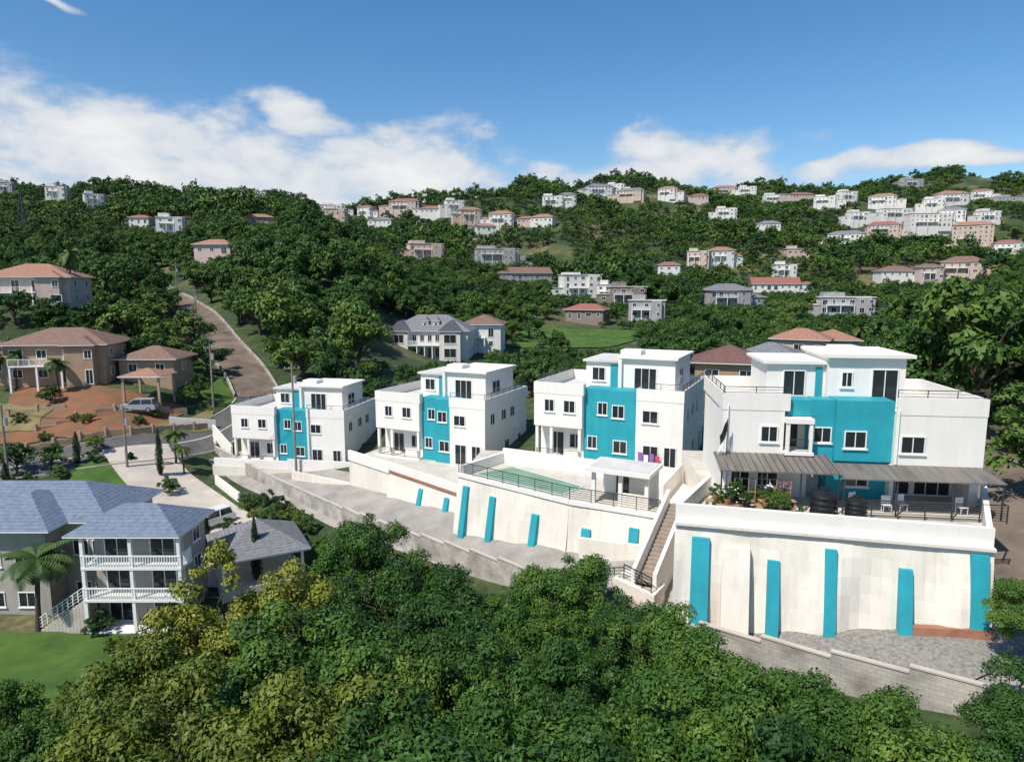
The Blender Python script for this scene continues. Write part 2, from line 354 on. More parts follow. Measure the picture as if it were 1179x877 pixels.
# ------------------------------------------------------------------ townhouses
def townhouse(x, y, z, yawd, L, f1, f2, D=10, extra=0):
    t = Thing('townhouse', (x, y, z), -math.radians(yawd))
    w, te, G = M['white'], M['teal'], M['glass']
    a, b = L*f1, L*f2; HT = 7.3
    t.box('walls', w, .15, L-.15, 2.0, D, -3, 6.25)
    t.box('walls', w, 0, a, -.5, 2.0, 3.15, 6.25)
    t.box('walls', w, .02, a-.01, 1.2, 1.998, -3, 3.148)
    for px in (.12, a*.33, a-.4):
        t.box('porch_posts', w, px, px+.28, -.42, -.14, -1, 3.148)
    t.box('porch', w, -.1, a, -.7, 1.2, -3, .1)
    t.rail('railings', M['rail'], (.3, -.55, .1), (a-.2, -.55, .1), .9, 4)
    t.win(a*.2, a*.2+1.5, .15, 2.4, 1.2, sill=False); t.win(a*.62, a*.62+1.2, .9, 2.3, 1.2)
    t.win(a*.22, a*.22+1.0, 4.55, 5.75, -.5); t.win(a*.62, a*.62+1.15, 4.55, 5.75, -.5)
    m = a+(b-a)*.47
    t.box('teal_panels', te, a+.003, m, .1, 1.999, -3, 6.9)
    t.box('teal_panels', te, m+.003, b-.003, -.35, 1.998, -3, 6.9)
    t.win(m-1.15, m-.2, 4.5, 5.7, .1); t.win(a+.35, a+1.3, 1.3, 2.5, .1)
    t.win(m+.35, m+1.5, 4.4, 5.6, -.35); t.win(m+.5, m+1.8, 1.2, 2.4, -.35)
    t.box('walls', w, b, L, -.9, 1.997, -3, 6.25)
    t.win(b+.5, b+1.9, 4.3, 5.45, -.9)
    t.win(b+.6, b+2.0, .12, 2.35, -.9, sill=False); t.win(L-1.6, L-.5, .12, 2.35, -.9, sill=False)
    def par(x0, x1, y0, y1): t.box('parapet', w, x0, x1, y0, y1, 6.252, HT)
    par(-.03, a+.12, -.53, -.35); par(-.03, .15, -.35, D); par(a+.12-.18, a+.12, -.35, .2)
    par(b-.05, L+.03, -.93, -.75); par(L-.15, L+.03, -.75, D); par(b-.05, b+.13, -.75, .2); par(.15, L-.15, D-.18, D)
    t.box('roof_terrace', M['roofslab'], .16, L-.16, 2.0, D-.19, 6.251, 6.3)
    t.rail('railings', M['rail'], (b+.1, -.84, HT), (L-.06, -.84, HT), .5, 2); t.rail('railings', M['rail'], (L-.06, -.84, HT), (L-.06, D-.1, HT), .5, 2)
    t.rail('railings', M['rail'], (.06, .2, HT), (.06, D-.1, HT), .45, 2)
    pa, pm, pb = L*.29, L*.54, L*.90
    t.box('penthouse', w, pa, pm, 2.6, D-1.6, 6.3, 9.1); t.box('penthouse_roof', M['roofslab'], pa-.25, pm, 2.3, D-1.3, 9.102, 9.3)
    t.box('penthouse', w, pm+.003, pb, 2.0, D-1, 6.3, 9.6); t.box('penthouse_roof', w, pm-.15, pb+.3, 1.6, D-.7, 9.602, 9.82)
    t.box('penthouse_roof', w, pm-.3, pm+1.6, 3, 4.8, 9.822, 10.25)
    t.win(pa+.6, pa+1.9, 7.3, 8.6, 2.6); t.win(pm+1.3, pm+3.4, 6.35, 8.8, 2.0, mull=2, sill=False)
    t.box('penthouse', te, pa+2.4, pm-.25, 2.55, 2.64, 6.3, 8.9)
    t.box('penthouse', w, pm-.1, pm+.2, 1.65, 2.0, 6.3, 9.6)
    t.win(5.4, 6.6, 4.4, 5.6, L-.15, axis='r')
    t.win(.2, 1.3, 4.4, 5.6, L, axis='r'); t.win(3.2, 4.4, 4.4, 5.6, L-.15, axis='r'); t.win(4, 5.2, .9, 2.1, L-.15, axis='r'); t.win(7.4, 8.4, .1, 2.2, L-.15, axis='r', sill=False)
    t.win(3.5, 5.5, 7.2, 8.6, pb, axis='r')
    t.box('ac_unit', M['frame'], L-.15, L+.2, 6.8, 7.6, 3.0, 3.55)
    t.cyl('downpipe', M['frame'], (b-.12, -.46, 0), (b-.12, -.46, 6.6), .05, n=6)
    if extra:
        for i, c in enumerate(('laundry', 'frame', 'laundry', 'pink_fl')): t.box('laundry', M[c], b+.3+i*.5, b+.7+i*.5, -1.22, -1.19, .9, 1.7-.15*(i%2))
        t.cyl('laundry', M['rail'], (b+.1,-1.2,1.72), (b+2.6,-1.2,1.72), .015, n=4)
    t.done()
townhouse(2.3, 63.9, -16.25, 25, 14, .34, .71, extra=1)
townhouse(-15.1, 75.9, -19.0, 25, 14, .41, .70)
townhouse(-35.3, 85.2, -22.3, 12, 15.5, .38, .68, D=9)

FZ = .75
def hero():
    L = 15.0; D = 8.5
    t = Thing('townhouse', (13.2, 42, -14.0), -math.radians(7.8)); w, te = M['white'], M['teal']; HT = 7.35
    t.box('walls', w, .1, L-.1, 1.6, D, -1, 6.3)
    t.box('walls', w, 0, 3.7, 0, 1.599, 0, 6.3)
    t.box('walls', w, 3.703, 5.3, .4, 1.598, 0, 3.4)
    t.box('balcony', w, 3.703, 5.4, -.5, .4, 3.62, 3.8)
    t.box('balcony', w, 3.75, 3.95, -.45, -.25, 3.8, 5.6); t.box('balcony', w, 5.1, 5.3, -.45, -.25, 3.8, 5.6)
    t.box('balcony', w, 3.703, 5.35, -.5, 1.6, 5.602, 5.9)
    t.win(3.95, 5.0, 3.65, 5.4, 1.6, sill=False); t.rail('railings', M['rail'], (3.95, -.36, 3.8), (5.1, -.36, 3.8), .8, 3)
    t.win(2.3, 3.35, 4.3, 5.35, 0)
    t.box('teal_panels', te, 5.403, 6.7, .3, 1.599, 3.3, 7.0); t.box('teal_panels', te, 6.703, 10, -.15, 1.598, 3.3, 7.05)
    t.box('teal_panels', te, 6.4, 9.9, .2, 1.597, -1, 3.298)
    t.box('teal_panels', te, 3.95, 5.4, .35, 1.598, 5.95, 6.95)
    t.win(5.5, 6.6, 4.3, 5.3, .3); t.win(7.2, 8.5, 4.1, 5.2, -.15); t.win(7.5, 8.9, 1.6, 2.6, .2)
    t.box('walls', w, 10.003, L, -.5, 1.597, 3.2, 6.3)
    t.win(10.3, 11.7, 3.95, 5.05, -.5)
    t.win(10.2, 11.9, FZ+.05, 2.95, 1.6, sill=False); t.win(12.1, 14.3, FZ+.05, 2.95, 1.6, mull=2, sill=False)
    t.box('walls', w, 14.4, L-.101, -.4, 1.59, 0, 3.19); t.box('walls', w, 9.9, 10.15, -.4, 1.59, 0, 3.19)
    def par(x0, x1, y0, y1): t.box('parapet', w, x0, x1, y0, y1, 6.302, HT)
    par(-.03, 4.0, -.03, .15); par(-.03, .15, .15, D); par(10, L+.03, -.53, -.35); par(L-.15, L+.03, -.35, D); par(.15, L-.15, D-.15, D+.03)
    t.box('roof_terrace', M['roofslab'], .16, L-.16, 1.6, D-.16, 6.301, 6.34)
    t.rail('railings', M['rail'], (10, -.44, HT), (L-.06, -.44, HT), .45, 2); t.rail('railings', M['rail'], (.06, 0, HT), (.06, D, HT), .4, 2)
    t.rail('railings', M['rail'], (0, .06, HT), (3.9, .06, HT), .4, 2)
    t.box('penthouse', w, 3.0, 6.6, 2.2, 7, 6.3, 9.0); t.box('penthouse_roof', w, 2.7, 6.6, 1.9, 7.3, 9.002, 9.2)
    t.win(4.0, 5.4, 6.9, 8.6, 2.2, sill=False)
    t.box('teal_panels', te, 6.0, 6.4, 2.1, 2.19, 6.3, 8.8)
    t.box('penthouse', w, 6.603, 11.2, 1.7, 7, 6.3, 9.5); t.box('penthouse_roof', w, 6.4, 11.6, 1.3, 7.4, 9.502, 9.72); t.box('penthouse_roof', w, 7.4, 9.0, 3, 5, 9.722, 10.05)
    t.win(7.4, 8.1, 7.6, 8.6, 1.7); t.win(9.2, 10.8, 6.4, 8.8, 1.7, sill=False)
    t.cyl('downpipe', M['frame'], (10.1, -.58, 3.3), (10.1, -.58, 6.6), .05, n=6); t.cyl('downpipe', M['frame'], (.3, -.08, 0), (.3, -.08, 6.6), .05, n=6)
    t.poly('canopy', M['canopy'], [(-.5,-2.9,3.2),(6.3,-2.9,3.2),(6.3,-.02,3.6),(-.5,-.02,3.6),(-.5,-2.9,3.12),(6.3,-2.9,3.12),(6.3,-.02,3.52),(-.5,-.02,3.52)], [(0,1,2,3),(7,6,5,4),(4,5,1,0),(5,6,2,1),(7,4,0,3)])
    t.poly('canopy', M['canopy'], [(6.35,-2.9,2.95),(15.1,-2.9,2.95),(15.1,-.52,3.25),(6.35,-.52,3.25),(6.35,-2.9,2.88),(15.1,-2.9,2.88),(15.1,-.52,3.18),(6.35,-.52,3.18)], [(0,1,2,3),(7,6,5,4),(4,5,1,0),(5,6,2,1),(7,4,0,3)])
    for i in range(17):
        X = -.4+i*.41
        t.cyl('canopy_ribs', M['rail'], (X, -2.9, 3.22), (X, -.02, 3.62), .018, n=4)
    for X in (-.4, 1.9, 4.1, 6.2): t.cyl('canopy_posts', M['rail'], (X, -2.8, FZ), (X, -2.8, 3.12), .05, n=6)
    for X in (6.5, 9.4, 12.4, 15.0): t.cyl('canopy_posts', M['rail'], (X, -2.8, FZ), (X, -2.8, 2.88), .05, n=6)
    t.win(.6, 1.8, FZ+.05, 2.8, 0, sill=False); t.win(2.2, 3.5, 1.5, 2.7, 0)
    t.rail('railings', M['rail'], (6.5, -3.2, FZ), (15.1, -3.2, FZ), 1.05, 6, 1.4, .028)
    t.done()
hero()

# ------------------------------------------------------------------ terraces, retaining walls
def battered(t, part, m, p0, p1, zt, zb, bat=1.0, amp=.12, seed=0):
    a = np.array(p0, float); b = np.array(p1, float); L = np.linalg.norm(b-a); d = (b-a)/L; nrm = np.array([d[1], -d[0]])
    n = max(4, int(L/.5)); K = 9; V = []
    zb0, zb1 = (zb if isinstance(zb, tuple) else (zb, zb)); zt0, zt1 = (zt if isinstance(zt, tuple) else (zt, zt))
    for i in range(n+1):
        s = i/n; q = a+d*L*s; ztp = zt0+(zt1-zt0)*s; zbt = zb0+(zb1-zb0)*s
        V.append((*(q-nrm*.4), ztp))
        for k in range(K):
            f = k/(K-1); o = f*bat+amp*math.sin(f*math.pi)*(math.sin(s*L*.9+seed)+.6*math.sin(s*L*2.1+seed*2+f*3))
            p = q+nrm*(.02+o); V.append((p[0], p[1], ztp+(zbt-ztp)*f))
        V.append((*(q-nrm*.4), zbt))
    c = K+2; F = [(i*c+j, i*c+j+1, (i+1)*c+j+1, (i+1)*c+j) for i in range(n) for j in range(c-1)]
    F.append(tuple(range(c))[::-1]); F.append(tuple(n*c+j for j in range(c)))
    t.poly(part, m, V, F)
    return a, d, nrm, L
def fin(t, g, s, w, zt, zb, o0, o1, m=None):
    a, d, nr, L = g; q = a+d*L*s; V = []
    for (u, o, z) in ((-w/2, o0, zt), (w/2, o0, zt), (w/2, o1, zb), (-w/2, o1, zb), (-w/2, -.2, zt), (w/2, -.2, zt), (w/2, -.2, zb), (-w/2, -.2, zb)):
        p = q+d*u+nr*o; V.append((p[0], p[1], z))
    t.poly('buttress_fins', m or M['teal'], V, [(0,3,2,1),(0,1,5,4),(1,2,6,5),(0,4,7,3),(3,7,6,2)])

t = Thing('retaining_wall')
tr = [(9.2,37),(24.4,33),(29.2,40.5),(30.5,52),(13.8,54),(12.8,43.2)]
t.prism('terrace', M['cream'], tr, -22, -14.0+FZ, M['deck'])
g = battered(t, 'wall_face', M['cream'], (9.2,37), (24.4,33), -13.3, (-21.3,-21.0), 1.2, .26, 1)
a, d, nr, L = g
t.beam('ledge', M['cream'], (*(a-nr*.1), -13.3), (*(a+d*L-nr*.1), -13.3), .75, .16)
t.beam('parapet', M['white'], (*(a-nr*.25), -13.24), (*(a+d*L-nr*.25), -13.24), .3, 1.05)
t.beam('parapet', M['white'], (24.3,33.35,-14), (29.1,40.8,-14), .28, 1.8)
t.beam('parapet', M['white'], (9.45,37.3,-14), (12.8,43,-14), .28, 1.75)
for s, wd, zt, zb in ((.09,.95,-13.9,-18.9),(.335,.62,-14.8,-19.9),(.515,.58,-13.9,-19.9),(.745,.62,-14.6,-19.9),(.955,.8,-13.5,-19.9)):
    fin(t, g, s, wd, zt, zb, .42, 1.6)
fin(t, g, .21, 1.45, -14.3, -19.2, .42, 1.9, M['cream'])
battered(t, 'base_band', M['terracotta'], tuple(a+d*L*.765+nr*1.12), tuple(a+d*L*.995+nr*1.12), (-17.35,-17.05), (-20.3,-20.0), .3, .01)
t.done()

t = Thing('retaining_wall')
pd = [(-4.6,57),(4.3,49.5),(10.4,46.3),(13.2,52),(15.3,58.5),(3,65.5),(-3,66.5)]
t.prism('deck', M['cream'], pd, -23, -16.3, M['deck'])
t.poly('court', M['green_court'], [(-3.4,57.6,-16.29),(3.9,51.5,-16.29),(6.0,54.0,-16.29),(0,60.4,-16.29)], [(0,1,2,3)])
for q0, q1 in (((-3.2,57.8),(3.9,51.8)),((.1,60.1),(5.8,54.1)),((3.9,51.8),(5.8,54.1)),((-3.2,57.8),(.1,60.1))):
    t.beam('court_lines', M['frame'], (*q0,-16.288), (*q1,-16.288), .1, .008)
g1 = battered(t, 'wall_face', M['cream'], (-4.6,57), (4.3,49.5), -16.25, (-22.2,-21.9), .8, .14, 2)
g2 = battered(t, 'wall_face', M['cream'], (4.3,49.5), (10.4,46.3), -16.25, (-21.9,-21.6), .8, .14, 4)
for gg in (g1, g2):
    a, d, nr, L = gg; t.beam('coping', M['white'], (*(a-nr*.05), -16.28), (*(a+d*L-nr*.05), -16.28), .4, .3)
    q0 = a-nr*.05; q1 = a+d*L-nr*.05; t.rail('railings', M['rail'], (*q0, -15.98), (*q1, -15.98), 1.0, 5, 1.6, .026)
for s, zt in ((.1,-16.9),(.36,-17.2),(.74,-17.7)): fin(t, g1, s, .62, zt, -21.9, .35, 1.25)
for s, zt in ((.22,-17.9),(.75,-17.2)): fin(t, g2, s, .7, zt, -21.6, .4, 1.3)
a, d, nr, L = g1
battered(t, 'base_band', M['terracotta'], tuple(a+nr*.8), tuple(a+d*L*.7+nr*.8), (-21.2,-20.6), (-22.6,-22.2), .15, .01)
t.beam('lower_parapet', M['cream'], (5.0,48.2,-21.9), (10.6,45.1,-21.5), .3, 3.5)
t.beam('back_wall', M['white'], (-.8,61.8,-16.3), (8,57,-16.3), .3, 1.35); t.beam('back_wall', M['white'], (8,57,-16.3), (13.3,53.2,-16.3), .3, 1.7)
t.beam('back_wall', M['white'], (-.8,61.8,-16.3), (-4.3,57.2,-16.3), .3, .95)
t.beam('side_wall', M['white'], (10.5,46.5,-16.3), (13.3,52.3,-16.3), .3, 2.4)
t.done()

t = Thing('pool_cabana', (6.0, 50.0, -16.3), -math.radians(27))
t.box('roof', M['white'], -.4, 4.6, -.5, 3.2, 2.5, 2.78)
t.box('roof', M['roofslab'], -.2, 4.4, -.3, 3.0, 2.782, 2.82)
for X, Y in ((0,0),(2.1,0),(4.1,0),(0,2.7),(4.1,2.7)): t.box('posts', M['white'], X, X+.28, Y, Y+.28, 0, 2.5)
t.box('rear_wall', M['white'], .281, 4.099, 2.72, 2.92, 0, 2.5); t.win(1, 2.2, .1, 2.1, 2.72, sill=False)
t.box('bar_counter', M['cream'], 2.4, 4.09, .05, .3, 0, 1.0)
t.done()

t = Thing('garden_stairs')
p0 = np.array([8.6,39.2]); dd = np.array([3.6,6.2])/np.hypot(3.6,6.2); nn = np.array([dd[1], -dd[0]]); ns = 20
for i in range(ns):
    q = p0+dd*i*.34; z = -18.2+i*.17
    P = [q-nn*1.2, q-nn*.1, q-nn*.1+dd*.34, q-nn*1.2+dd*.34]
    t.prism('steps', M['step'], [tuple(x) for x in P], -21, z)
e = p0+dd*ns*.34
for o in (-1.35, .02):
    A_ = p0+nn*o; B_ = e+nn*o
    w2 = nn*.12; V = []
    for q, z in ((A_,-17.3),(B_,-14.0)):
        V += [(*(q-w2),-21),(*(q+w2),-21),(*(q+w2),z),(*(q-w2),z)]
    t.poly('side_walls', M['white'], V, [(0,3,2,1),(4,5,6,7),(1,2,6,5),(2,3,7,6),(3,0,4,7)])
t.prism('landing', M['cream'], [(10.6,46.0),(12.9,43.4),(14,49),(13,52)], -21, -15.2)
t.prism('foot_block', M['cream'], [(6.3,40.8),(8.4,38.2),(9.4,39.8),(7.4,42)], -22, -18.2)
t.rail('handrail', M['rail'], (7.0,40.6,-18.2), (8.3,38.6,-18.2), .95, 4, .7, .028)
t.rail('handrail', M['rail'], (4.4,43.2,-19.6), (7.0,40.6,-18.4), .95, 4, .7, .028)
t.done()

t = Thing('retaining_wall')
t.prism('terrace', M['cream'], [(-18,73.5),(-12.5,68),(-4.8,60),(-2.8,64),(1,70.5),(3,80),(-12,86)], -25, -19.05, M['deck'])
g = battered(t, 'wall_face', M['cream'], (-12.5,68), (-4.8,60), -19.0, (-23.4,-23.0), .7, .08, 3)
a, d, nr, L = g
t.beam('terracotta_band', M['terracotta'], (*(a-nr*.05), -19.0), (*(a+d*L-nr*.05), -19.0), .38, .28)
t.beam('parapet', M['white'], (*(a-nr*.05), -18.72), (*(a+d*L-nr*.05), -18.72), .28, .75)
battered(t, 'base_band', M['terracotta'], tuple(a+nr*.65), tuple(a+d*L+nr*.65), (-22.1,-21.5), (-23.6,-23.2), .15, .02)
for s in (.50, .86): fin(t, g, s, .6, -19.5, -22.6, .28, 1.05)
t.beam('parapet', M['white'], (-18,73.5,-19.1), (-12.5,68,-19.1), .28, 1.1)
t.done()
t = Thing('retaining_wall')
t.prism('terrace', M['cream'], [(-37.5,83.2),(-19.2,79.8),(-14.5,75.5),(-13,84),(-17,93),(-34,96)], -26, -22.35, M['deck'])
t.beam('parapet', M['white'], (-37.3,83.4,-22.4), (-27.5,81.5,-22.4), .25, 1.0); t.beam('parapet', M['white'], (-27.5,81.5,-22.4), (-19.3,80,-22.4), .25, 1.3)
t.beam('parapet', M['white'], (-19.3,80,-22.4), (-14.6,75.7,-22.4), .25, 2.2)
t.beam('entry_wall', M['cream'], (-26,78.6,-24.4), (-17.5,73.4,-24.4), .3, 2.6); t.beam('entry_wall', M['cream'], (-17.5,73.4,-24.4), (-12.5,68.4,-24.4), .3, 3.2)
t.beam('band', M['terracotta'], (-17.2,72.8,-24), (-12.3,67.9,-24), .3, 1.6)
t.done()

BW = [(-41.5,93,-21.2),(-40,90,-21.6),(-28,77,-22.0),(-16.5,64.5,-21.7),(-9.8,57,-21.1),(1.2,45.5,-19.8),(6,40.6,-19.2),(10.2,35.0,-18.5),(15.5,31.0,-17.9),(21,27.4,-17.3),(26,24.6,-16.9)]
t = Thing('boundary_wall')
for p, q in zip(BW[:-1], BW[1:]):
    L = math.dist(p[:2], q[:2]); k = max(1, round(L/3))
    for i in range(k):
        s0 = i/k; s1 = (i+1)/k; zt = max(p[2]+(q[2]-p[2])*s0, p[2]+(q[2]-p[2])*s1)
        A_ = (p[0]+(q[0]-p[0])*s0, p[1]+(q[1]-p[1])*s0, zt-4.6); B_ = (p[0]+(q[0]-p[0])*s1, p[1]+(q[1]-p[1])*s1, zt-4.6)
        t.beam('blockwork', M['block'], A_, B_, .2, 4.6-.003*(i % 2)); t.beam('coping', M['concrete'], (A_[0],A_[1],zt+.0), (B_[0],B_[1],zt+.0), .3, .08+.003*(i % 2))
t.done()
t = Thing('garden_wall')
for p, q, h in (((-47,92),(-42,95),1.3),((-41.5,93),(-37,88),1.9),((-36,80.5),(-31,75),1.1)):
    t.beam('wall', M['white'], (*p, h1(*p)-1), (*q, h1(*q)-1), .25, h+1)
t.done()
t = Thing('garden_wall')
for (u0,v0,y0,u1,v1,y1,h) in ((30,512,81,150,494,87,.9),(150,494,87,245,487,95,.9),(40,482,86,215,468,96,.7),(-60,470,88,75,462,91,.8)):
    p = xy(u0,v0,y0); q = xy(u1,v1,y1); k = 8
    for i in range(k):
        A_ = (p[0]+(q[0]-p[0])*i/k, p[1]+(q[1]-p[1])*i/k); B_ = (p[0]+(q[0]-p[0])*(i+1)/k, p[1]+(q[1]-p[1])*(i+1)/k)
        t.beam('wall', M['tan'], (*A_, h1(*A_)-1), (*B_, h1(*A_)-1), .22, h+1+.002*(i%2))
        if i % 2 == 0: t.box('pillars', M['tan'], A_[0]-.17, A_[0]+.17, A_[1]-.17, A_[1]+.17, h1(*A_)-.5, h1(*A_)+h+.35)
t.done()

# ------------------------------------------------------------------ generic villas
HOUSES = []
def villa(name, x, y, w, d, st, wall, roof, kind='hip', yaw=0, z=None, rh=None, balcony=True, base=4, sh=3.0):
    if z is None:
        c, s_ = math.cos(yaw), math.sin(yaw); zs = [h1(x+c*a-s_*b, y+s_*a+c*b) for a in (-w/2, w/2) for b in (0, d)]
        z = max(zs)-.15*(max(zs)-min(zs))+.3
    t = Thing(name, (x, y, z), yaw); Z = st*sh; wm = M[wall]
    bay = w > 10 and st > 1; wing = w > 14
    t.box('walls', wm, -w/2, w/2, 0, d, -base-d*.3, Z)
    if bay:
        t.box('walls', wm, w*.14, w*.42, -1.4, -.003, -base, Z)
        if kind != 'flat': t.hip('roof', M[roof], w*.14, w*.42, -1.4, d*.4, Z+.16, w*.08, .5)
    if wing:
        sd_ = random.choice((-1, 1)); x0, x1 = (w/2+.003, w/2+w*.35) if sd_ > 0 else (-w/2-w*.35, -w/2-.003)
        t.box('walls', wm, x0, x1, 1, d*.8, -base-d*.3, sh)
        if kind == 'flat': t.box('roof', M['roofslab'], x0-.2, x1+.2, .7, d*.8+.3, sh+.002, sh+.2)
        else: t.hip('roof', M[roof], x0, x1, 1, d*.8, sh+.15, 1.3, .5)
        t.win((x0+x1)/2-.8, (x0+x1)/2+.8, .8, 2.1, 1, sill=False, fr=.1)
    for k in range(st):
        n = max(2, int(w/3.2))
        for i in range(n):
            c = -w/2+w*(i+.5)/n; ww = random.choice((.55, .7, .95)); hh = random.choice((.9, .9, .05))
            yy = -1.4 if (bay and w*.14 < c < w*.42) else 0
            t.win(c-ww, c+ww, k*sh+hh, k*sh+2.2, yy, sill=False, fr=.1)
        n = max(1, int(d/4))
        for i in range(n):
            c = d*(i+.5)/n
            t.win(c-.6, c+.6, k*sh+.9, k*sh+2.2, w/2, axis='r', sill=False, fr=.1); t.win(c-.6, c+.6, k*sh+.9, k*sh+2.2, -w/2, axis='l', sill=False, fr=.1)
    if kind == 'hip': t.hip('roof', M[roof], -w/2, w/2, 0, d, Z+.15, rh or min(w, d)*.24)
    elif kind == 'gable': t.hip('roof', M[roof], -w/2, w/2, 0, d, Z+.15, rh or min(w, d)*.28, gable=True)
    else:
        t.box('roof', M['roofslab'], -w/2-.4, w/2+.4, -.4, d+.4, Z+.002, Z+.25)
        t.box('roof', wm, -w/2+1, -w/2+w*.45, 1.2, d-1, Z+.252, Z+2.0 if st < 3 else Z+1.2)
    if balcony and st > 1:
        t.box('balcony', M['frame'], -w*.4, w*.12, -1.7, -.002, sh-.15, sh); t.rail('balcony', M['frame'], (-w*.4, -1.65, sh), (w*.12, -1.65, sh), .95, 3, 1.2, .04)
        for X in (-w*.4, -w*.14, w*.12-.25): t.box('balcony', M['frame'], X, X+.25, -1.65, -1.4, -base, sh-.15)
    t.done()
    HOUSES.append((x, y, z, w*(1.4 if wing else 1), Z, d))
def sight_hit(u, v, y0=100):
    q = W(u, v, 1000.); tx = q[0]/1000; tz = q[2]/1000; ys = np.linspace(y0, 1100, 2000); hh = H(ys*tx, ys); k = int(np.argmax(hh > ys*tz))
    if k == 0: k = int(np.argmin(np.abs(hh/ys-tz)))
    return float(ys[k]*tx), float(ys[k])
LST = [(8,224,16,2,'greyw','r_grey','flat'),(65,232,26,2,'offwhite','r_grey','flat'),(197,271,30,2,'offwhite','r_grey','flat'),(245,306,42,1,'pink','r_orange','hip'),(300,262,34,1,'tan','r_orange','hip'),(383,238,32,2,'offwhite','r_grey','flat'),(387,264,24,3,'peach','r_orange','flat'),(465,250,42,2,'pink','r_red','hip'),(440,262,26,1,'offwhite','r_grey','hip'),(497,255,32,1,'offwhite','r_red','hip'),(543,262,30,2,'peach','r_orange','hip'),(577,265,34,2,'offwhite','r_orange','hip'),(560,273,28,1,'offwhite','r_orange','hip'),(492,301,48,2,'peach','r_brown','flat'),(573,307,58,2,'greyw','r_grey','flat'),(612,326,58,1,'greyw','r_brown','gable'),(671,342,54,3,'offwhite','r_grey','flat'),(723,351,50,2,'brownw','r_brown','flat'),(744,371,50,2,'greyw','r_grey','flat'),(637,242,30,2,'offwhite','r_blue','flat'),(692,231,36,2,'offwhite','r_grey','hip'),(725,234,38,2,'peach','r_grey','hip'),(623,262,32,1,'offwhite','r_orange','hip'),(836,254,28,2,'offwhite','r_grey','flat'),(893,237,32,2,'offwhite','r_grey','flat'),(923,234,32,1,'pink','r_red','hip'),(950,241,30,2,'offwhite','r_grey','flat'),(835,226,30,2,'peach','r_orange','hip'),(973,284,46,2,'offwhite','r_grey','hip'),(1017,277,42,2,'pink','r_red','hip'),(1033,261,42,2,'offwhite','r_brown','flat'),(1072,278,58,3,'offwhite','r_grey','flat'),(1118,292,48,4,'peach','r_orange','hip'),(1035,327,48,1,'offwhite','r_brown','hip'),(1072,327,32,2,'pink','r_brown','hip'),(1108,323,54,2,'peach','r_brown','hip'),(893,337,62,1,'offwhite','r_red','gable'),(842,355,62,2,'greyw','r_grey','hip'),(975,365,70,2,'greyw','r_blue','flat'),(803,308,30,2,'peach','r_grey','flat'),(832,308,34,2,'offwhite','r_orange','hip'),(919,298,30,1,'peach','r_grey','flat'),(770,317,30,1,'offwhite','r_red','hip'),(672,373,46,1,'brownw','r_red','hip'),(1100,236,40,2,'offwhite','r_orange','hip'),(1052,217,28,2,'greyw','r_grey','flat'),(1015,241,34,2,'offwhite','r_orange','hip'),(1165,236,36,1,'greyw','r_grey','flat'),(1140,263,28,2,'offwhite','r_grey','flat'),(285,229,28,1,'offwhite','r_grey','flat'),(708,227,24,2,'offwhite','r_grey','flat'),(1095,262,32,2,'offwhite','r_grey','hip'),
 (990,262,28,2,'offwhite','r_grey','flat'),(1160,300,34,2,'offwhite','r_red','hip'),(885,270,30,1,'offwhite','r_grey','hip'),(978,232,24,2,'offwhite','r_grey','flat'),(1130,233,26,2,'offwhite','r_red','hip'),(768,232,26,2,'offwhite','r_orange','hip'),(655,238,22,2,'offwhite','r_grey','hip'),(525,250,26,2,'offwhite','r_grey','flat'),(605,262,24,1,'peach','r_red','hip'),(420,252,22,2,'offwhite','r_red','hip'),(160,262,22,1,'offwhite','r_red','hip'),(110,240,20,2,'offwhite','r_grey','flat'),(860,226,24,2,'offwhite','r_grey','flat'),(805,236,24,1,'pink','r_red','hip'),(1075,246,26,2,'offwhite','r_grey','flat'),(700,345,26,2,'offwhite','r_grey','flat'),(905,322,30,2,'offwhite','r_grey','flat')]
for (u, v, pw, st, wl, rf, kd) in LST:
    x, y = sight_hit(u, v); w = max(7, pw*y/786); random.seed(u)
    if w > 14: w *= .82
    sh = 3.0 if y < 400 else 3.5
    villa('hillside_house', x, y, w, w*.6 if w < 20 else 12, st, wl, rf, kd, yaw=-math.atan2(x, y)*.6+random.uniform(-.4, .4), sh=sh)

villa('brown_roof_house', -66, 98, 13.5, 9, 2, 'tan', 'r_brown', yaw=.15, z=-14.2, sh=2.8)
villa('brown_roof_house', -76, 97, 9, 8, 1, 'tan', 'r_brown', yaw=.15, z=-13.2)
villa('brown_roof_house', -55, 102, 8, 7, 1, 'tan', 'r_brown', yaw=.05, z=-13.9, sh=2.8)
villa('hilltop_villa', -86, 122, 13.8, 10, 2, 'pink', 'r_orange', yaw=.2, z=-3.9, sh=2.6)
villa('hip_roof_house', 29.5, 92, 9, 9, 1, 'tan', 'r_maroon', yaw=-.3, z=-13.6)
villa('white_cottage', 40.5, 108, 9, 8, 1, 'offwhite', 'r_grey', yaw=-.5, z=-14.3)
villa('orange_roof_house', 56, 133, 10, 8, 1, 'peach', 'r_orange', yaw=-.5, z=-13.6)
villa('orange_roof_house', 65, 136, 8, 8, 1, 'peach', 'r_orange', yaw=-.2, z=-14)
villa('brown_roof_house', -7.5, 166, 9.5, 10, 2, 'offwhite', 'r_brown', yaw=-.1, z=-15.6)
t = Thing('carport', (-51.5, 93.5, -14.9), .05)
t.hip('roof', M['r_orange'], -2.6, 2.6, 0, 5, 2.4, .9, .3)
for X in (-2.4, 2.4):
    for Y in (.1, 4.8): t.box('posts', M['tan'], X-.15, X+.15, Y, Y+.3, -2, 2.26)
t.done()
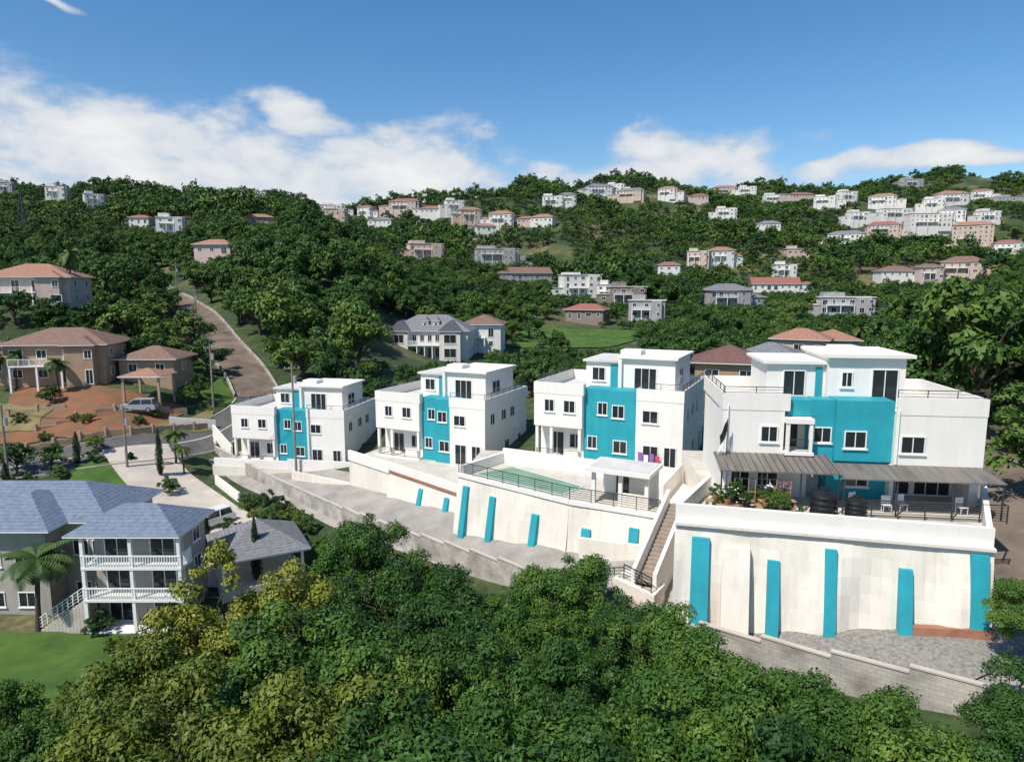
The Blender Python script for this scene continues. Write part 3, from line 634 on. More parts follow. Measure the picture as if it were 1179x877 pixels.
def mansion():
    t = Thing('white_mansion', (-19, 155, -16.6), -.08)
    t.box('walls', M['offwhite'], -9, 9, 0, 11, -4, 6.2)
    t.box('walls', M['offwhite'], -8.3, -4.3, -2.2, -.003, -4, 6.2); t.box('walls', M['offwhite'], 3, 7.6, -2.0, -.003, -4, 6.2)
    t.hip('roof', M['r_grey'], -9, 9, 0, 11, 6.35, 3.4, .6)
    t.hip('roof_gables', M['r_grey'], -8.3, -4.3, -2.2, 4, 6.4, 2.2, .4, gable=True); t.hip('roof_gables', M['r_grey'], 3, 7.6, -2.0, 4, 6.4, 2.3, .4, gable=True)
    for x0, x1, y in ((-8.3,-4.3,-2.2),(3,7.6,-2.0)):
        t.poly('walls', M['offwhite'], [(x0, y, 6.4), (x1, y, 6.4), ((x0+x1)/2, y, 8.3)], [(0,1,2)])
        t.win(x0+.9, x1-.9, 3.6, 5.6, y); t.win(x0+.9, x1-.9, .4, 2.5, y)
    for i in range(4):
        c = -3.2+i*1.75; t.win(c-.5, c+.5, .2, 2.4, 0, sill=False); t.win(c-.5, c+.5, 3.6, 5.4, 0, sill=False)
        t.box('colonnade', M['frame'], c+.8, c+1.0, -2.0, -1.75, -1, 3.0)
    t.box('colonnade', M['frame'], -4.2, 2.9, -2.1, -.003, 3.0, 3.2); t.rail('colonnade', M['frame'], (-4.2,-2,3.2), (2.9,-2,3.2), .9, 4, .8, .05)
    for X in (-1, 1.5):
        t.box('dormers', M['offwhite'], X-.7, X+.7, 1.5, 4, 6.5, 8.4); t.hip('dormers', M['r_grey'], X-.7, X+.7, 1.5, 4.5, 8.5, .8, .2); t.win(X-.4, X+.4, 7.2, 8.1, 1.5)
    for Y in (2, 5, 8): t.win(Y-.5, Y+.5, 3.7, 5.2, 9, axis='r'); t.win(Y-.5, Y+.5, .7, 2.2, 9, axis='r')
    t.done(); HOUSES.append((-19, 155, -17.0, 21, 7, 11))
mansion()
HOUSES.append((20, 190, -17, 30, 1, 22))

def bluehouse():
    t = Thing('blue_roof_house', (0, 0, -26.9)); w = M['housew']
    t.box('walls', w, -57, -33.8, 54.5, 62, -2, 7.6)
    t.box('walls', w, -33, -25.9, 51.6, 55.2, -2, 7.9)
    t.hip('roof', M['r_blue'], -57, -33.8, 54.5, 62, 7.7, 2.2, .8); t.hip('roof', M['r_blue'], -33.6, -25.7, 50.0, 55.4, 8.05, 1.6, .5)
    t.hip('roof', M['r_blue'], -44, -37, 52, 60, 7.75, 1.9, .6)
    t.box('walls', w, -43.6, -37.4, 52.4, 54.49, -2, 7.55)
    for z in (0.2, 2.9, 5.5):
        t.box('balcony_slabs', M['frame'], -33, -25.3, 49.7, 51.6, z-.2, z)
        if z > .5:
            t.box('balustrade', M['frame'], -33, -25.3, 49.72, 49.8, z+.85, z+.95)
            for i in range(38): X = -32.95+i*.205; t.box('balustrade', M['frame'], X, X+.06, 49.73, 49.79, z, z+.85)
            for i in range(9): Y = 49.9+i*.2; t.box('balustrade', M['frame'], -25.4, -25.34, Y, Y+.06, z, z+.9)
            t.box('balustrade', M['frame'], -25.42, -25.32, 49.8, 51.6, z+.9, z+.98)
    for X in (-33, -29.3, -25.6): t.box('balcony_posts', M['frame'], X, X+.25, 49.75, 50.0, -2, 8.0)
    for z in (.2, 2.9, 5.5):
        t.win(-32.2, -30.2, z+.05, z+2.1, 51.6, sill=False); t.win(-28.6, -26.6, z+.05, z+2.1, 51.6, sill=False)
    for X in (-42.5, -40):
        for z in (1, 4.4): t.win(X, X+1.4, z, z+1.3, 52.4)
    for X in (-36.6, -35, -47, -50, -53, -56):
        for z in (1, 4.6): t.win(X, X+1.3, z, z+1.3, 54.5)
    for z in (1, 3.8, 6.2): t.win(53, 54.2, z, z+1.2, -25.9, axis='r')
    for i in range(14): t.box('stairs', M['concrete'], -36.9+i*.28, -36.6+i*.28, 49.9, 51.2, -1, .2+i*.19+.002*i)
    t.rail('stairs', M['frame'], (-36.9,49.9,.3), (-33.1,49.9,2.9), .9, 3, .5, .03)
    t.done()
bluehouse()
t = Thing('gazebo', (-22.6, 58, -25.2), .5)
t.poly('roof', M['r_grey'], [(-3.9,-3.9,2.7),(3.9,-3.9,2.7),(3.9,3.9,2.7),(-3.9,3.9,2.7),(0,0,4.8)], [(0,1,4),(1,2,4),(2,3,4),(3,0,4)])
t.box('eaves', M['frame'], -3.85, 3.85, -3.85, 3.85, 2.55, 2.695)
for X in (-3.3, 3.1):
    for Y in (-3.3, 3.1): t.box('posts', M['frame'], X, X+.22, Y, Y+.22, -1.5, 2.55)
t.box('floor', M['concrete'], -3.5, 3.5, -3.5, 3.5, -1.5, .1)
t.done()

# ------------------------------------------------------------------ vehicles
def car(name, x, y, z, yaw, paint, suv=True):
    t = Thing(name, (x, y, z), yaw); Wd = .92; h = 1.0 if suv else .85; top = 1.72 if suv else 1.42
    prof = [(-2.3,.35),(-2.32,.7),(-2.2,h-.02),(-1.1,h+.08),(1.9,h+.08),(2.28,h-.05),(2.32,.6),(2.28,.35)]
    n = len(prof); V = [(x_, -Wd, z_) for x_, z_ in prof]+[(x_, Wd, z_) for x_, z_ in prof]
    t.poly('body', paint, V, [(i, (i+1) % n, n+(i+1) % n, n+i) for i in range(n)]+[tuple(range(n))[::-1], tuple(range(n, 2*n))])
    b = [(-1.25,h+.06),(2.05 if suv else 1.6,h+.06)]; tt = [(-.45,top),(1.85 if suv else 1.0,top)]
    V = [(b[0][0],-.86,b[0][1]),(b[1][0],-.86,b[1][1]),(b[1][0],.86,b[1][1]),(b[0][0],.86,b[0][1]),(tt[0][0],-.68,top),(tt[1][0],-.68,top),(tt[1][0],.68,top),(tt[0][0],.68,top)]
    t.poly('windows', M['glass'], V, [(0,1,5,4),(1,2,6,5),(2,3,7,6),(3,0,4,7)])
    t.box('roof', paint, tt[0][0]-.05, tt[1][0]+.05, -.7, .7, top-.02, top+.05)
    for sx in (-1, 1):
        for (a_, c_) in ((0,0),(1,1)):
            t.cyl('pillars', paint, (b[a_][0], sx*.87, h+.06), (tt[c_][0], sx*.69, top), .05, n=5)
        t.cyl('pillars', paint, (.55, sx*.88, h+.06), (.6, sx*.7, top), .05, n=5)
        for wx in (-1.45, 1.45):
            t.cyl('wheels', M['tire'], (wx, sx*.72, .34), (wx, sx*.95, .34), .34, n=16); t.cyl('wheels', M['cargrey'], (wx, sx*.95, .34), (wx, sx*.965, .34), .2, n=12)
    for sy in (-.65, .65): t.box('lights', M['frame'], -2.33, -2.2, sy-.18, sy+.18, .68, .84); t.box('lights', M['terracotta'], 2.26, 2.335, sy-.12, sy+.12, .7, .95)
    t.done()
car('parked_suv', -31.0, 67.6, h1(-31.0,67.6)+.25, 1.0, M['carwhite'])
car('parked_suv', -51.3, 92.5, h1(-51.3,92.5)+.25, .15, M['cargrey'])

# ------------------------------------------------------------------ utility poles, tower
def pole(x, y, top):
    z = h1(x, y)
    t = Thing('utility_pole', (x, y, z), .3); hgt = top-z
    t.cyl('pole', M['wood'], (0,0,-1), (0,0,hgt), .17, .11, 8); t.box('crossarm', M['wood'], -.9, .9, -.06, .06, hgt-.7, hgt-.58)
    for X in (-.8, -.3, .3, .8): t.cyl('insulators', M['frame'], (X,0,hgt-.58), (X,0,hgt-.4), .04, n=6)
    t.cyl('transformer', M['cargrey'], (.3,0,hgt-2.4), (.3,0,hgt-1.5), .22, n=10)
    t.done(); return (x, y, top)
pl = [pole(-26.2, 80.6, -9.2), pole(*xy(140,455,80), -14.2), pole(*xy(246,470,100), -8.5), pole(*xy(228,400,135), -.5), pole(*xy(205,350,170), 5.5), pole(*xy(0,460,74), -13)]
def wire(a, b, sag):
    t = Thing('power_line')
    for o in (-.7, 0, .7):
        prev = None
        for i in range(13):
            s = i/12; p = (a[0]+(b[0]-a[0])*s+o*.7, a[1]+(b[1]-a[1])*s, a[2]-.4+(b[2]-a[2])*s-sag*4*s*(1-s))
            if prev: t.cyl('wire', M['black'], prev, p, .014, n=3)
            prev = p
    t.done(single=True)
wire(pl[0], pl[2], 1.2); wire(pl[2], pl[3], 1.5); wire(pl[3], pl[4], 1.5); wire(pl[1], pl[0], 1.8); wire(pl[1], pl[5], 1.2)
x, y = sight_hit(28, 275); z = h1(x, y)
t = Thing('radio_tower', (x, y, z)); Ht = W(28,222,y)[2]-z; k = 9
for i in range(k):
    w0 = 2.0*(1-i/k*.85); w1 = 2.0*(1-(i+1)/k*.85); z0 = Ht*i/k; z1 = Ht*(i+1)/k
    c0 = [(-w0,-w0),(w0,-w0),(w0,w0),(-w0,w0)]; c1 = [(-w1,-w1),(w1,-w1),(w1,w1),(-w1,w1)]
    for j in range(4):
        t.cyl('lattice', M['rail'], (*c0[j],z0), (*c1[j],z1), .2, n=4); t.cyl('lattice', M['rail'], (*c0[j],z0), (*c1[(j+1)%4],z1), .11, n=3); t.cyl('lattice', M['rail'], (*c1[j],z1), (*c1[(j+1)%4],z1), .11, n=3)
t.done(single=True)

# ------------------------------------------------------------------ vegetation
def mesh_np(name, V, F4, tint, mats, extra=None):
    me = bpy.data.meshes.new(name); nv = len(V); F4 = np.asarray(F4, np.int32)
    ev, ef = extra if extra else (np.zeros((0,3)), [])
    allv = np.concatenate([V, ev]) if len(ev) else V
    loops = F4.ravel(); starts = list(range(0, F4.size, 4))
    l2 = []; s2 = []; o = F4.size
    for f in ef: s2.append(o); l2 += [i+nv for i in f]; o += len(f)
    loops = np.concatenate([loops, np.array(l2, np.int32)]).astype(np.int32); starts = np.array(starts+s2, np.int32)
    me.vertices.add(len(allv)); me.vertices.foreach_set('co', allv.astype(np.float32).ravel()); me.loops.add(len(loops)); me.loops.foreach_set('vertex_index', loops)
    me.polygons.add(len(starts)); me.polygons.foreach_set('loop_start', starts); me.update(calc_edges=True)
    for m in mats: me.materials.append(m)
    mi = np.zeros(len(starts), np.int32); mi[len(F4):] = 1 if len(mats) > 1 else 0; me.polygons.foreach_set('material_index', mi)
    at = me.attributes.new('tint', 'FLOAT', 'FACE'); tv = np.zeros(len(starts), np.float32); tv[:len(F4)] = tint; at.data.foreach_set('value', tv)
    return me
def leaves(P, Nrm, size, r, asp=.5):
    n = len(P); Nrm = Nrm/np.linalg.norm(Nrm, axis=1)[:,None]
    a = np.cross(Nrm, r.normal(size=(n,3))); a /= np.linalg.norm(a, axis=1)[:,None]; b = np.cross(Nrm, a)
    l = (size*r.uniform(.6, 1.3, n))[:,None]
    V = np.stack([P-a*l*.5, P+b*l*asp*.5-Nrm*l*.08, P+a*l*.5-Nrm*l*.12, P-b*l*asp*.5-Nrm*l*.08], 1).reshape(-1, 3)
    return V, np.arange(n*4).reshape(-1, 4)
def tube(pts_, rad, n=6):
    V = []; F = []
    for i, (p, r) in enumerate(zip(pts_, rad)):
        d = (Vector(pts_[min(i+1, len(pts_)-1)])-Vector(pts_[max(i-1, 0)])).normalized()
        u = Vector((1,0,0)) - d*d.x; u.normalize(); w = d.cross(u)
        for k in range(n):
            t_ = 2*math.pi*k/n; V.append(tuple(Vector(p)+u*math.cos(t_)*r+w*math.sin(t_)*r))
    for i in range(len(pts_)-1):
        for k in range(n): F.append((i*n+k, i*n+(k+1) % n, (i+1)*n+(k+1) % n, (i+1)*n+k))
    return V, F
def make_tree(name, seed, Ht=9, R=4.5, ncl=60, nl=30000, ls=.26, lm='leaf', crown0=.28, flat=.75, cr=(.13,.24), nlobe=7, branches=26):
    r = np.random.default_rng(seed); zc = Ht*(crown0+1)/2; hz = Ht*(1-crown0)/2
    lobes = []
    for i in range(nlobe):
        an = i*2*math.pi/nlobe+r.uniform(-.4,.4); rr = R*r.uniform(.42,.72); lobes.append((math.cos(an)*rr, math.sin(an)*rr, zc+hz*r.uniform(-.7,.25), R*r.uniform(.28,.42)))
    lobes.append((r.uniform(-.2,.2)*R, r.uniform(-.2,.2)*R, zc+hz*.4, R*.42))
    lobes.append((r.uniform(-.4,.4)*R, r.uniform(-.4,.4)*R, zc+hz*.15, R*.38))
    C = []; CR = []; ct = []
    for i in range(ncl):
        lx, ly, lz, lr = lobes[i % len(lobes)]; d = r.normal(size=3); d /= np.linalg.norm(d); d[2] = abs(d[2]) if r.random() < .8 else d[2]
        k = lr*r.uniform(.75, 1.15); C.append((lx+d[0]*k, ly+d[1]*k, lz+d[2]*k*hz/R*1.2)); CR.append(R*r.uniform(*cr)); ct.append(r.uniform(.05,.95))
    C = np.array(C); CR = np.array(CR); ct = np.array(ct)
    pick = r.choice(ncl, nl, p=CR**2/np.sum(CR**2)); d = r.normal(size=(nl,3)); d /= np.linalg.norm(d, axis=1)[:,None]
    fl = d[:,2] < -.15; d[fl,2] *= np.where(r.random(fl.sum()) < .75, -1, 1)
    rad = CR[pick]*r.uniform(.3, 1.1, nl)**.5
    P = C[pick]+d*rad[:,None]*np.array([1,1,flat]); P += r.normal(size=P.shape)*ls*.3
    Nn = d*1.1+r.normal(size=(nl,3))*.42+np.array([0,0,.3])
    V, F = leaves(P, Nn, ls, r); tint = np.clip(ct[pick]*.75+.25*r.random(nl), 0, 1)
    EV = []; EF = []
    def add(v, f):
        o = len(EV); EV.extend(v); EF.extend([tuple(i+o for i in q) for q in f])
    tr_ = R*.06; top = (r.uniform(-.3,.3), r.uniform(-.3,.3), Ht*.45)
    add(*tube([(0,0,-1.5),(0,0,0),(top[0]*.4,top[1]*.4,Ht*.2),top], [tr_*1.5,tr_*1.2,tr_,tr_*.7], 8))
    for L_ in lobes:
        s = (top[0]*.5, top[1]*.5, Ht*r.uniform(.2,.4)); m_ = tuple((s[j]+L_[j])/2+(0,0,.3)[j] for j in range(3)); add(*tube([s, m_, L_[:3]], [tr_*.55,tr_*.38,tr_*.12], 5))
    for i in range(min(ncl, branches)):
        L_ = lobes[i % len(lobes)]; add(*tube([L_[:3], tuple(C[i])], [tr_*.16, tr_*.05], 4))
    return mesh_np(name, V, F, tint, [M[lm], M['bark']], (np.array(EV), EF))
def make_cypress(name, seed, Ht=7, R=.55):
    r = np.random.default_rng(seed); nl = 5000; h = r.uniform(.03,1,nl); an = r.uniform(0,2*np.pi,nl)
    pr = R*np.minimum(1, (1-h)*2.2)**.7*(.75+.35*np.sin(an*3+h*14))*np.minimum(1, h*6); rr = pr*r.uniform(.5,1.05,nl)
    P = np.stack([np.cos(an)*rr, np.sin(an)*rr, h*Ht], -1); Nn = np.stack([np.cos(an), np.sin(an), .6+0*an], -1)+r.normal(size=(nl,3))*.4
    V, F = leaves(P, Nn, .22, r); v, f = tube([(0,0,-1),(0,0,Ht*.9)], [.12,.02], 6)
    return mesh_np(name, V, F, r.random(nl), [M['cyp'], M['bark']], (np.array(v), f))
def make_palm(name, seed, Ht=6, nf=20, fl=2.8):
    r = np.random.default_rng(seed); V = []; F = []
    def q(a, b, c, d): o = len(V); V.extend([a,b,c,d]); F.append((o,o+1,o+2,o+3))
    top = np.array([.3,.1,Ht])
    for i in range(nf):
        an = i*2.4; el = r.uniform(-.2, 1.15); L_ = fl*r.uniform(.8,1.1); dirh = np.array([math.cos(an), math.sin(an), 0]); side = np.array([-math.sin(an), math.cos(an), 0])
        p = top.copy(); K = 16; e = el; ps = []
        for k in range(K+1):
            ps.append((p.copy(), e)); p = p+(dirh*math.cos(e)+np.array([0,0,math.sin(e)]))*L_/K; e -= (1.5+.5*(1-el))/K
        for k in range(1, K):
            p, e = ps[k]; t_ = dirh*math.cos(e)+np.array([0,0,math.sin(e)])
            ll = .75*math.sin(math.pi*(k/K)**.7)*fl/2.8+.12; wd = t_*.05*fl
            for s in (-1, 1):
                tip = p+side*s*ll*.85+t_*ll*.45-np.array([0,0,ll*.35])
                q(tuple(p-wd*.6), tuple(p+wd), tuple((p+tip)/2+wd*1.0+np.array([0,0,.05])), tuple(tip))
            q(tuple(ps[k][0]-side*.03), tuple(ps[k][0]+side*.03), tuple(ps[k+1][0]+side*.025), tuple(ps[k+1][0]-side*.025))
    v, f = tube([(0,0,-1),(0,0,0),(.12,0,Ht*.4),(.3,.1,Ht)], [.26,.22,.16,.14], 8)
    return mesh_np(name, np.array(V), np.array(F), r.random(len(F)), [M['palm'], M['bark']], (np.array(v), f))

def put(name, me, x, y, z, s, rz, sz=None):
    o = bpy.data.objects.new(name, me); link(o); o.location = (x, y, z); o.scale = (s, s, sz or s); o.rotation_euler = (0, 0, rz); return o

big = [make_tree('mango_crown_%d' % i, 40+i, 9, 4.4, 95, 34000, .225, 'leaf') for i in range(4)]
bigy = [make_tree('yellow_crown_%d' % i, 60+i, 9, 4.4, 105, 24000, .22, 'leafy', cr=(.09,.2)) for i in range(2)]
midt = [make_tree('mid_crown_%d' % i, 80+i, 8, 4.2, 46, 3300, .54, 'leaff', branches=6) for i in range(6)]
fart = [make_tree('far_crown_%d' % i, 100+i, 8, 4.4, 22, 480, 1.02, 'leaff', .2, nlobe=5, branches=0) for i in range(6)]
bush = [make_tree('bush_%d' % i, 130+i, 2.6, 1.8, 26, 3500, .2, 'leaf', crown0=.0) for i in range(3)]
bushy = [make_tree('shrub_%d' % i, 140+i, 2.6, 1.8, 26, 3000, .2, 'leafy', crown0=.0) for i in range(1)]
cyp = make_cypress('cypress_mesh', 5); palmm = [make_palm('palm_mesh_%d' % i, 7+i) for i in range(2)]

FG = [(165,735,31,'y'),(270,640,35,'y'),(345,705,30,'g'),(405,590,47,'g'),(110,825,25,'y'),(225,790,24,'y'),(480,645,38,'g'),(530,690,33,'g'),(430,735,29,'g'),(625,665,36,'g'),(660,638,38,'g'),(715,690,33,'g'),(585,745,28,'g'),(680,750,27,'g'),(778,705,30,'g'),(825,748,27,'g'),(755,800,23,'g'),(900,765,26,'g'),(850,830,21,'g'),(985,800,24,'g'),(945,850,20,'g'),(1070,820,22,'g'),(1192,690,30,'g'),(1205,780,24,'g'),(1030,880,18.5,'g'),(530,820,22,'g'),(340,800,23,'y'),(445,830,20,'g'),(650,840,20,'g'),(240,870,19,'y'),(740,865,18,'g'),(1150,870,19,'g'),(385,668,39,'g'),(5,800,31,'g'),(40,860,26,'g'),(560,680,39,'g')]
for i, (u, v, y, k) in enumerate(FG):
    x, _, zt = W(u, v, y); zb = h1(x, y); hgt = zt-zb; s = max(.5, hgt/9*1.0); r = random.Random(i)
    me = (bigy if k == 'y' else big)[i % (2 if k == 'y' else 4)]
    put('mango_tree' if k == 'g' else 'almond_tree', me, x, y, zb, s*r.uniform(.75, .95), r.uniform(0, 6.28), s)
MT = [(20,548,76,4),(60,548,77,3.5),(5,580,68,4),(40,590,70,3),(230,470,101,4),(215,480,98,3),(205,440,108,5),(180,400,112,7),(165,420,108,6),(15,445,102,5),(150,395,116,8),(110,392,114,8),(60,392,114,7),(20,395,114,6),(-20,440,97,7),(440,640,46,3.5),(205,690,48,3),(60,470,92,3),(110,505,82,2.5),(1175,560,62,7),(1170,520,72,8),(1190,640,44,7),(1155,480,85,9),(1140,500,75,6),(655,420,108,4),(600,430,104,4),(420,445,108,5),(640,400,150,7),(770,430,110,4),(1165,450,90,9),(900,430,100,3),(1180,600,52,6)]
for i, (u, v, y, hh) in enumerate(MT):
    x = W(u, v, y)[0]; put('garden_tree', midt[i % 5], x, y, h1(x, y)-.2, hh/8, i*1.7)
SH = [(110,545,80,1.6),(195,548,76,2.0),(262,590,66,1.5),(130,735,47,1.5),(115,720,50,1.8),(90,590,70,1.6),(20,470,88,1.5),(100,470,88,1.4),(1135,790,25.5,1.3),(50,495,84,1.2),(160,478,90,1.3),(180,470,93,1.2),(85,480,88,1.1),(70,560,76,1.5),(30,570,74,1.6)]
for i, (u, v, y, hh) in enumerate(SH):
    x = W(u, v, y)[0]; put('shrub', (bush+bushy)[i % 4], x, y, h1(x, y)-.1, hh/2.4, i*2.1)
rr_ = random.Random(9)
for p, q in zip(BW[2:9], BW[3:10]):
    L = math.dist(p[:2], q[:2]); dx, dy = (q[0]-p[0])/L, (q[1]-p[1])/L
    for i in range(int(L/1.7)):
        s = (i+.5)*1.7; off = rr_.uniform(2.0, 4.6); x = p[0]+dx*s+dy*off; y = p[1]+dy*s-dx*off
        put('shrub', (bush+bushy)[rr_.randrange(4)], x, y, h1(x, y)-.15, rr_.uniform(.4, .85), rr_.uniform(0, 6))
for u, v, y, hh in [(86,497,79,7),(181,494,80,7.4),(236,590,60,5.2),(292,595,56,5),(4,530,72,5),(150,520,82,5)]:
    x, _, zt = W(u, v, y); zb = h1(x, y); s = (zt-zb)/7; put('cypress_tree', cyp, x, y, zb, max(.85, s*.95), u, s)
for i, (u, v, y, s) in enumerate([(35,632,50,1.15),(200,495,84,.75),(210,512,82,.6),(65,412,95,.75),(78,285,126,.9),(120,318,125,.8),(25,335,118,.6),(212,375,135,.8),(990,375,150,.9),(1012,370,150,1.0),(1030,380,148,.8),(835,380,150,.8),(625,380,165,.8),(1075,385,140,.8),(15,405,97,.6)]):
    x, _, zt = W(u, v, y); zb = h1(x, y); hz = zt-zb; put('palm_tree', palmm[i % 2], x, y, zb, s, i*1.3, min(max(hz/6.8, .35), 2.0))
def scatter(name, P, sc, rz, idx, meshes):
    col = bpy.data.collections.new(name+'_source')
    for i, m in enumerate(meshes):
        o = bpy.data.objects.new('%s_crown_%02d' % (name, i), m); col.objects.link(o)
    me = bpy.data.meshes.new(name); me.vertices.add(len(P)); me.vertices.foreach_set('co', P.astype(np.float32).ravel()); me.update()
    me.attributes.new('sc', 'FLOAT_VECTOR', 'POINT').data.foreach_set('vector', sc.astype(np.float32).ravel())
    me.attributes.new('rz', 'FLOAT', 'POINT').data.foreach_set('value', rz.astype(np.float32)); me.attributes.new('idx', 'INT', 'POINT').data.foreach_set('value', idx.astype(np.int32))
    o = bpy.data.objects.new(name, me); link(o)
    ng = bpy.data.node_groups.new(name, 'GeometryNodeTree'); ng.interface.new_socket('Geometry', in_out='INPUT', socket_type='NodeSocketGeometry'); ng.interface.new_socket('Geometry', in_out='OUTPUT', socket_type='NodeSocketGeometry')
    nd = ng.nodes; lk = ng.links.new; gi = nd.new('NodeGroupInput'); go = nd.new('NodeGroupOutput'); ip = nd.new('GeometryNodeInstanceOnPoints'); ci = nd.new('GeometryNodeCollectionInfo')
    ci.inputs['Collection'].default_value = col; ci.inputs['Separate Children'].default_value = True; ci.inputs['Reset Children'].default_value = True
    def na(nm, ty): q = nd.new('GeometryNodeInputNamedAttribute'); q.data_type = ty; q.inputs['Name'].default_value = nm; return q.outputs['Attribute']
    cx = nd.new('ShaderNodeCombineXYZ'); er = nd.new('FunctionNodeEulerToRotation'); lk(na('rz', 'FLOAT'), cx.inputs['Z']); lk(cx.outputs[0], er.inputs[0])
    lk(gi.outputs[0], ip.inputs['Points']); lk(ci.outputs[0], ip.inputs['Instance']); ip.inputs['Pick Instance'].default_value = True
    lk(na('idx', 'INT'), ip.inputs['Instance Index']); lk(er.outputs[0], ip.inputs['Rotation']); lk(na('sc', 'FLOAT_VECTOR'), ip.inputs['Scale']); lk(ip.outputs[0], go.inputs[0])
    md = o.modifiers.new('instances', 'NODES'); md.node_group = ng

def grid_pts(sp, y0, y1, tmax):
    xs = np.arange(-y1*tmax, y1*tmax, sp); ys = np.arange(y0, y1, sp); X, Y = np.meshgrid(xs, ys); X = X.ravel()+rng.uniform(-.5,.5,X.size)*sp; Y = Y.ravel()+rng.uniform(-.5,.5,Y.size)*sp
    k = np.abs(X/Y) < tmax
    return X[k], Y[k]
def forest(X, Y, base, jitter):
    t = X/np.maximum(Y, 1)
    sc = (1+jitter*np.clip(rng.normal(0, .55, len(X)), -1, 1.3))*base
    sc *= 1+.22*np.sin(X/31+Y/53)
    Z = H(X, Y); keep = np.ones(len(X), bool)
    for (C, hw) in ROADS:
        for c in C[::3]: keep &= np.hypot(X-c[0], Y-c[1]) > hw+1.0+2.2*base
    for (hx, hy, hz, w, hh, d) in HOUSES:
        keep &= np.hypot(X-hx, Y-(hy+d*.5)) > w*.5+3*base
        tb = (hz+hh*.08)/hy; dt = (w*.5+3.5)/hy
        m = (np.abs(t-hx/hy) < dt) & (Y < hy) & (Y > hy-160)
        mx = (tb*Y-Z)/9.6
        sc = np.where(m, np.minimum(sc, mx), sc)
    keep &= sc > .2
    return np.stack([X, Y, Z-.3], -1)[keep], sc[keep]
X, Y = grid_pts(5.7, 60, 330, 1.1)
t_ = X/Y
ok = ((t_ < -.47) & (Y > 112)) | ((t_ >= -.47) & (t_ < -.3) & (Y > 107)) | ((t_ >= -.3) & (t_ < .32) & (Y > 97)) | ((t_ >= .32) & (X > 36) & (Y > 56))
X, Y = X[ok], Y[ok]
P, sc = forest(X, Y, .84, .5); k = len(P)
scatter('forest', P, np.stack([sc, sc, sc*rng.uniform(.8,1.25,k)], -1), rng.uniform(0, 6.28, k), rng.integers(0, 6, k), midt)
X, Y = grid_pts(8.9, 330, 1030, 1.0)
P, sc = forest(X, Y, 1.12, .5); bare = (np.sin(P[:,0]/41+1)*np.sin(P[:,1]/57)+.35*np.sin(P[:,0]/13)*np.sin(P[:,1]/17)) > .88
P = P[~bare]; sc = sc[~bare]; k = len(P)
scatter('distant_forest', P, np.stack([sc, sc, sc*rng.uniform(.75,1.2,k)], -1), rng.uniform(0, 6.28, k), rng.integers(0, 6, k), fart)

# ------------------------------------------------------------------ patio things on the hero terrace
def L2W(u, v, z=0):
    th = -math.radians(7.8); return (13.2+u*math.cos(th)-v*math.sin(th), 42+u*math.sin(th)+v*math.cos(th), -14.0+FZ+z)
for u, v, s in ((5.0,-4.1,1.05),(6.7,-4.3,.85)):
    x, y, z = L2W(u, v); t = Thing('water_tank', (x, y, z)); rs = [.62,.68,.62,.68,.62,.68,.62,.68,.62]
    t.cyl('plinth', M['concrete'], (0,0,0), (0,0,.35), .75, .75, 16)
    for i in range(8): t.cyl('tank', M['black'], (0,0,.35+.15*i*s), (0,0,.35+.15*(i+1)*s), rs[i]*s, rs[i+1]*s, 20)
    t.cyl('lid_dome', M['black'], (0,0,.35+1.2*s), (0,0,.35+1.42*s), .6*s, .22*s, 20); t.cyl('lid', M['black'], (0,0,.35+1.42*s), (0,0,.35+1.5*s), .24*s, .24*s, 16); t.done()
r = random.Random(3)
for i in range(26):
    u = r.uniform(-.9, 4.0); v = r.uniform(-4.3, -2.2)
    x, y, z = L2W(u, v); t = Thing('potted_plant', (x, y, z)); hb = r.choice((0, .5, .8))
    t.cyl('pot', M['pot'] if i % 3 else M['black'], (0,0,hb), (0,0,hb+.3), .13, .2, 10)
    if hb:
        for a_ in (-.5,.5): t.box('bench', M['skinwood'], a_-.03, a_+.03, -.2, .2, 0, hb-.05)
        t.box('bench', M['skinwood'], -.6, .6, -.25, .25, hb-.05, hb-.001)
    if i % 4 == 0:
        for q in range(10):
            fx, fy, fz = r.uniform(-.3,.3), r.uniform(-.3,.3), hb+.6+r.uniform(0,.4); t.cyl('flowers', M['pink_fl'] if i % 8 else M['frame'], (fx,fy,fz), (fx,fy,fz+.05), .06, .03, 5)
    root = t.done(); o = bpy.data.objects.new('foliage', (bush+bushy)[i % 4]); link(o); o.parent = root; o.location = (0,0,hb+.25); s = r.uniform(.14,.34); o.scale = (s,s,s*1.3); o.rotation_euler = (0,0,i)
for u, v in ((9.2,-2.0),(10.2,-1.6),(13.4,-1.8),(7.6,-1.5)):
    x, y, z = L2W(u, v); t = Thing('patio_chair', (x, y, z), r.uniform(-1,1)); m = M['frame']
    t.box('seat', m, -.25, .25, -.25, .25, .42, .46); t.box('backrest', m, -.25, .25, .22, .26, .46, .95)
    for a_ in (-.23,.19):
        for b_ in (-.23,.19): t.box('legs', m, a_, a_+.04, b_, b_+.04, 0, .42)
    t.done()
x, y, z = L2W(2.0, -2.6); t = Thing('planter_trellis', (x, y, z), -.13)
for i in range(9): t.cyl('slats', M['skinwood'], (-1.6+i*.4, 0, 0), (-1.6+i*.4, 0, 1.9), .03, n=4)
for zz in (.5,1.1,1.9): t.cyl('slats', M['skinwood'], (-1.6,.03,zz), (1.6,.03,zz), .03, n=4)
t.done()
x, y, z = L2W(.2, -.6, 2.9); t = Thing('flag', (x, y, z), .2)
t.cyl('flagpole', M['rail'], (0,0,-.4), (0,0,2.2), .03, n=6)
V = []; F = []
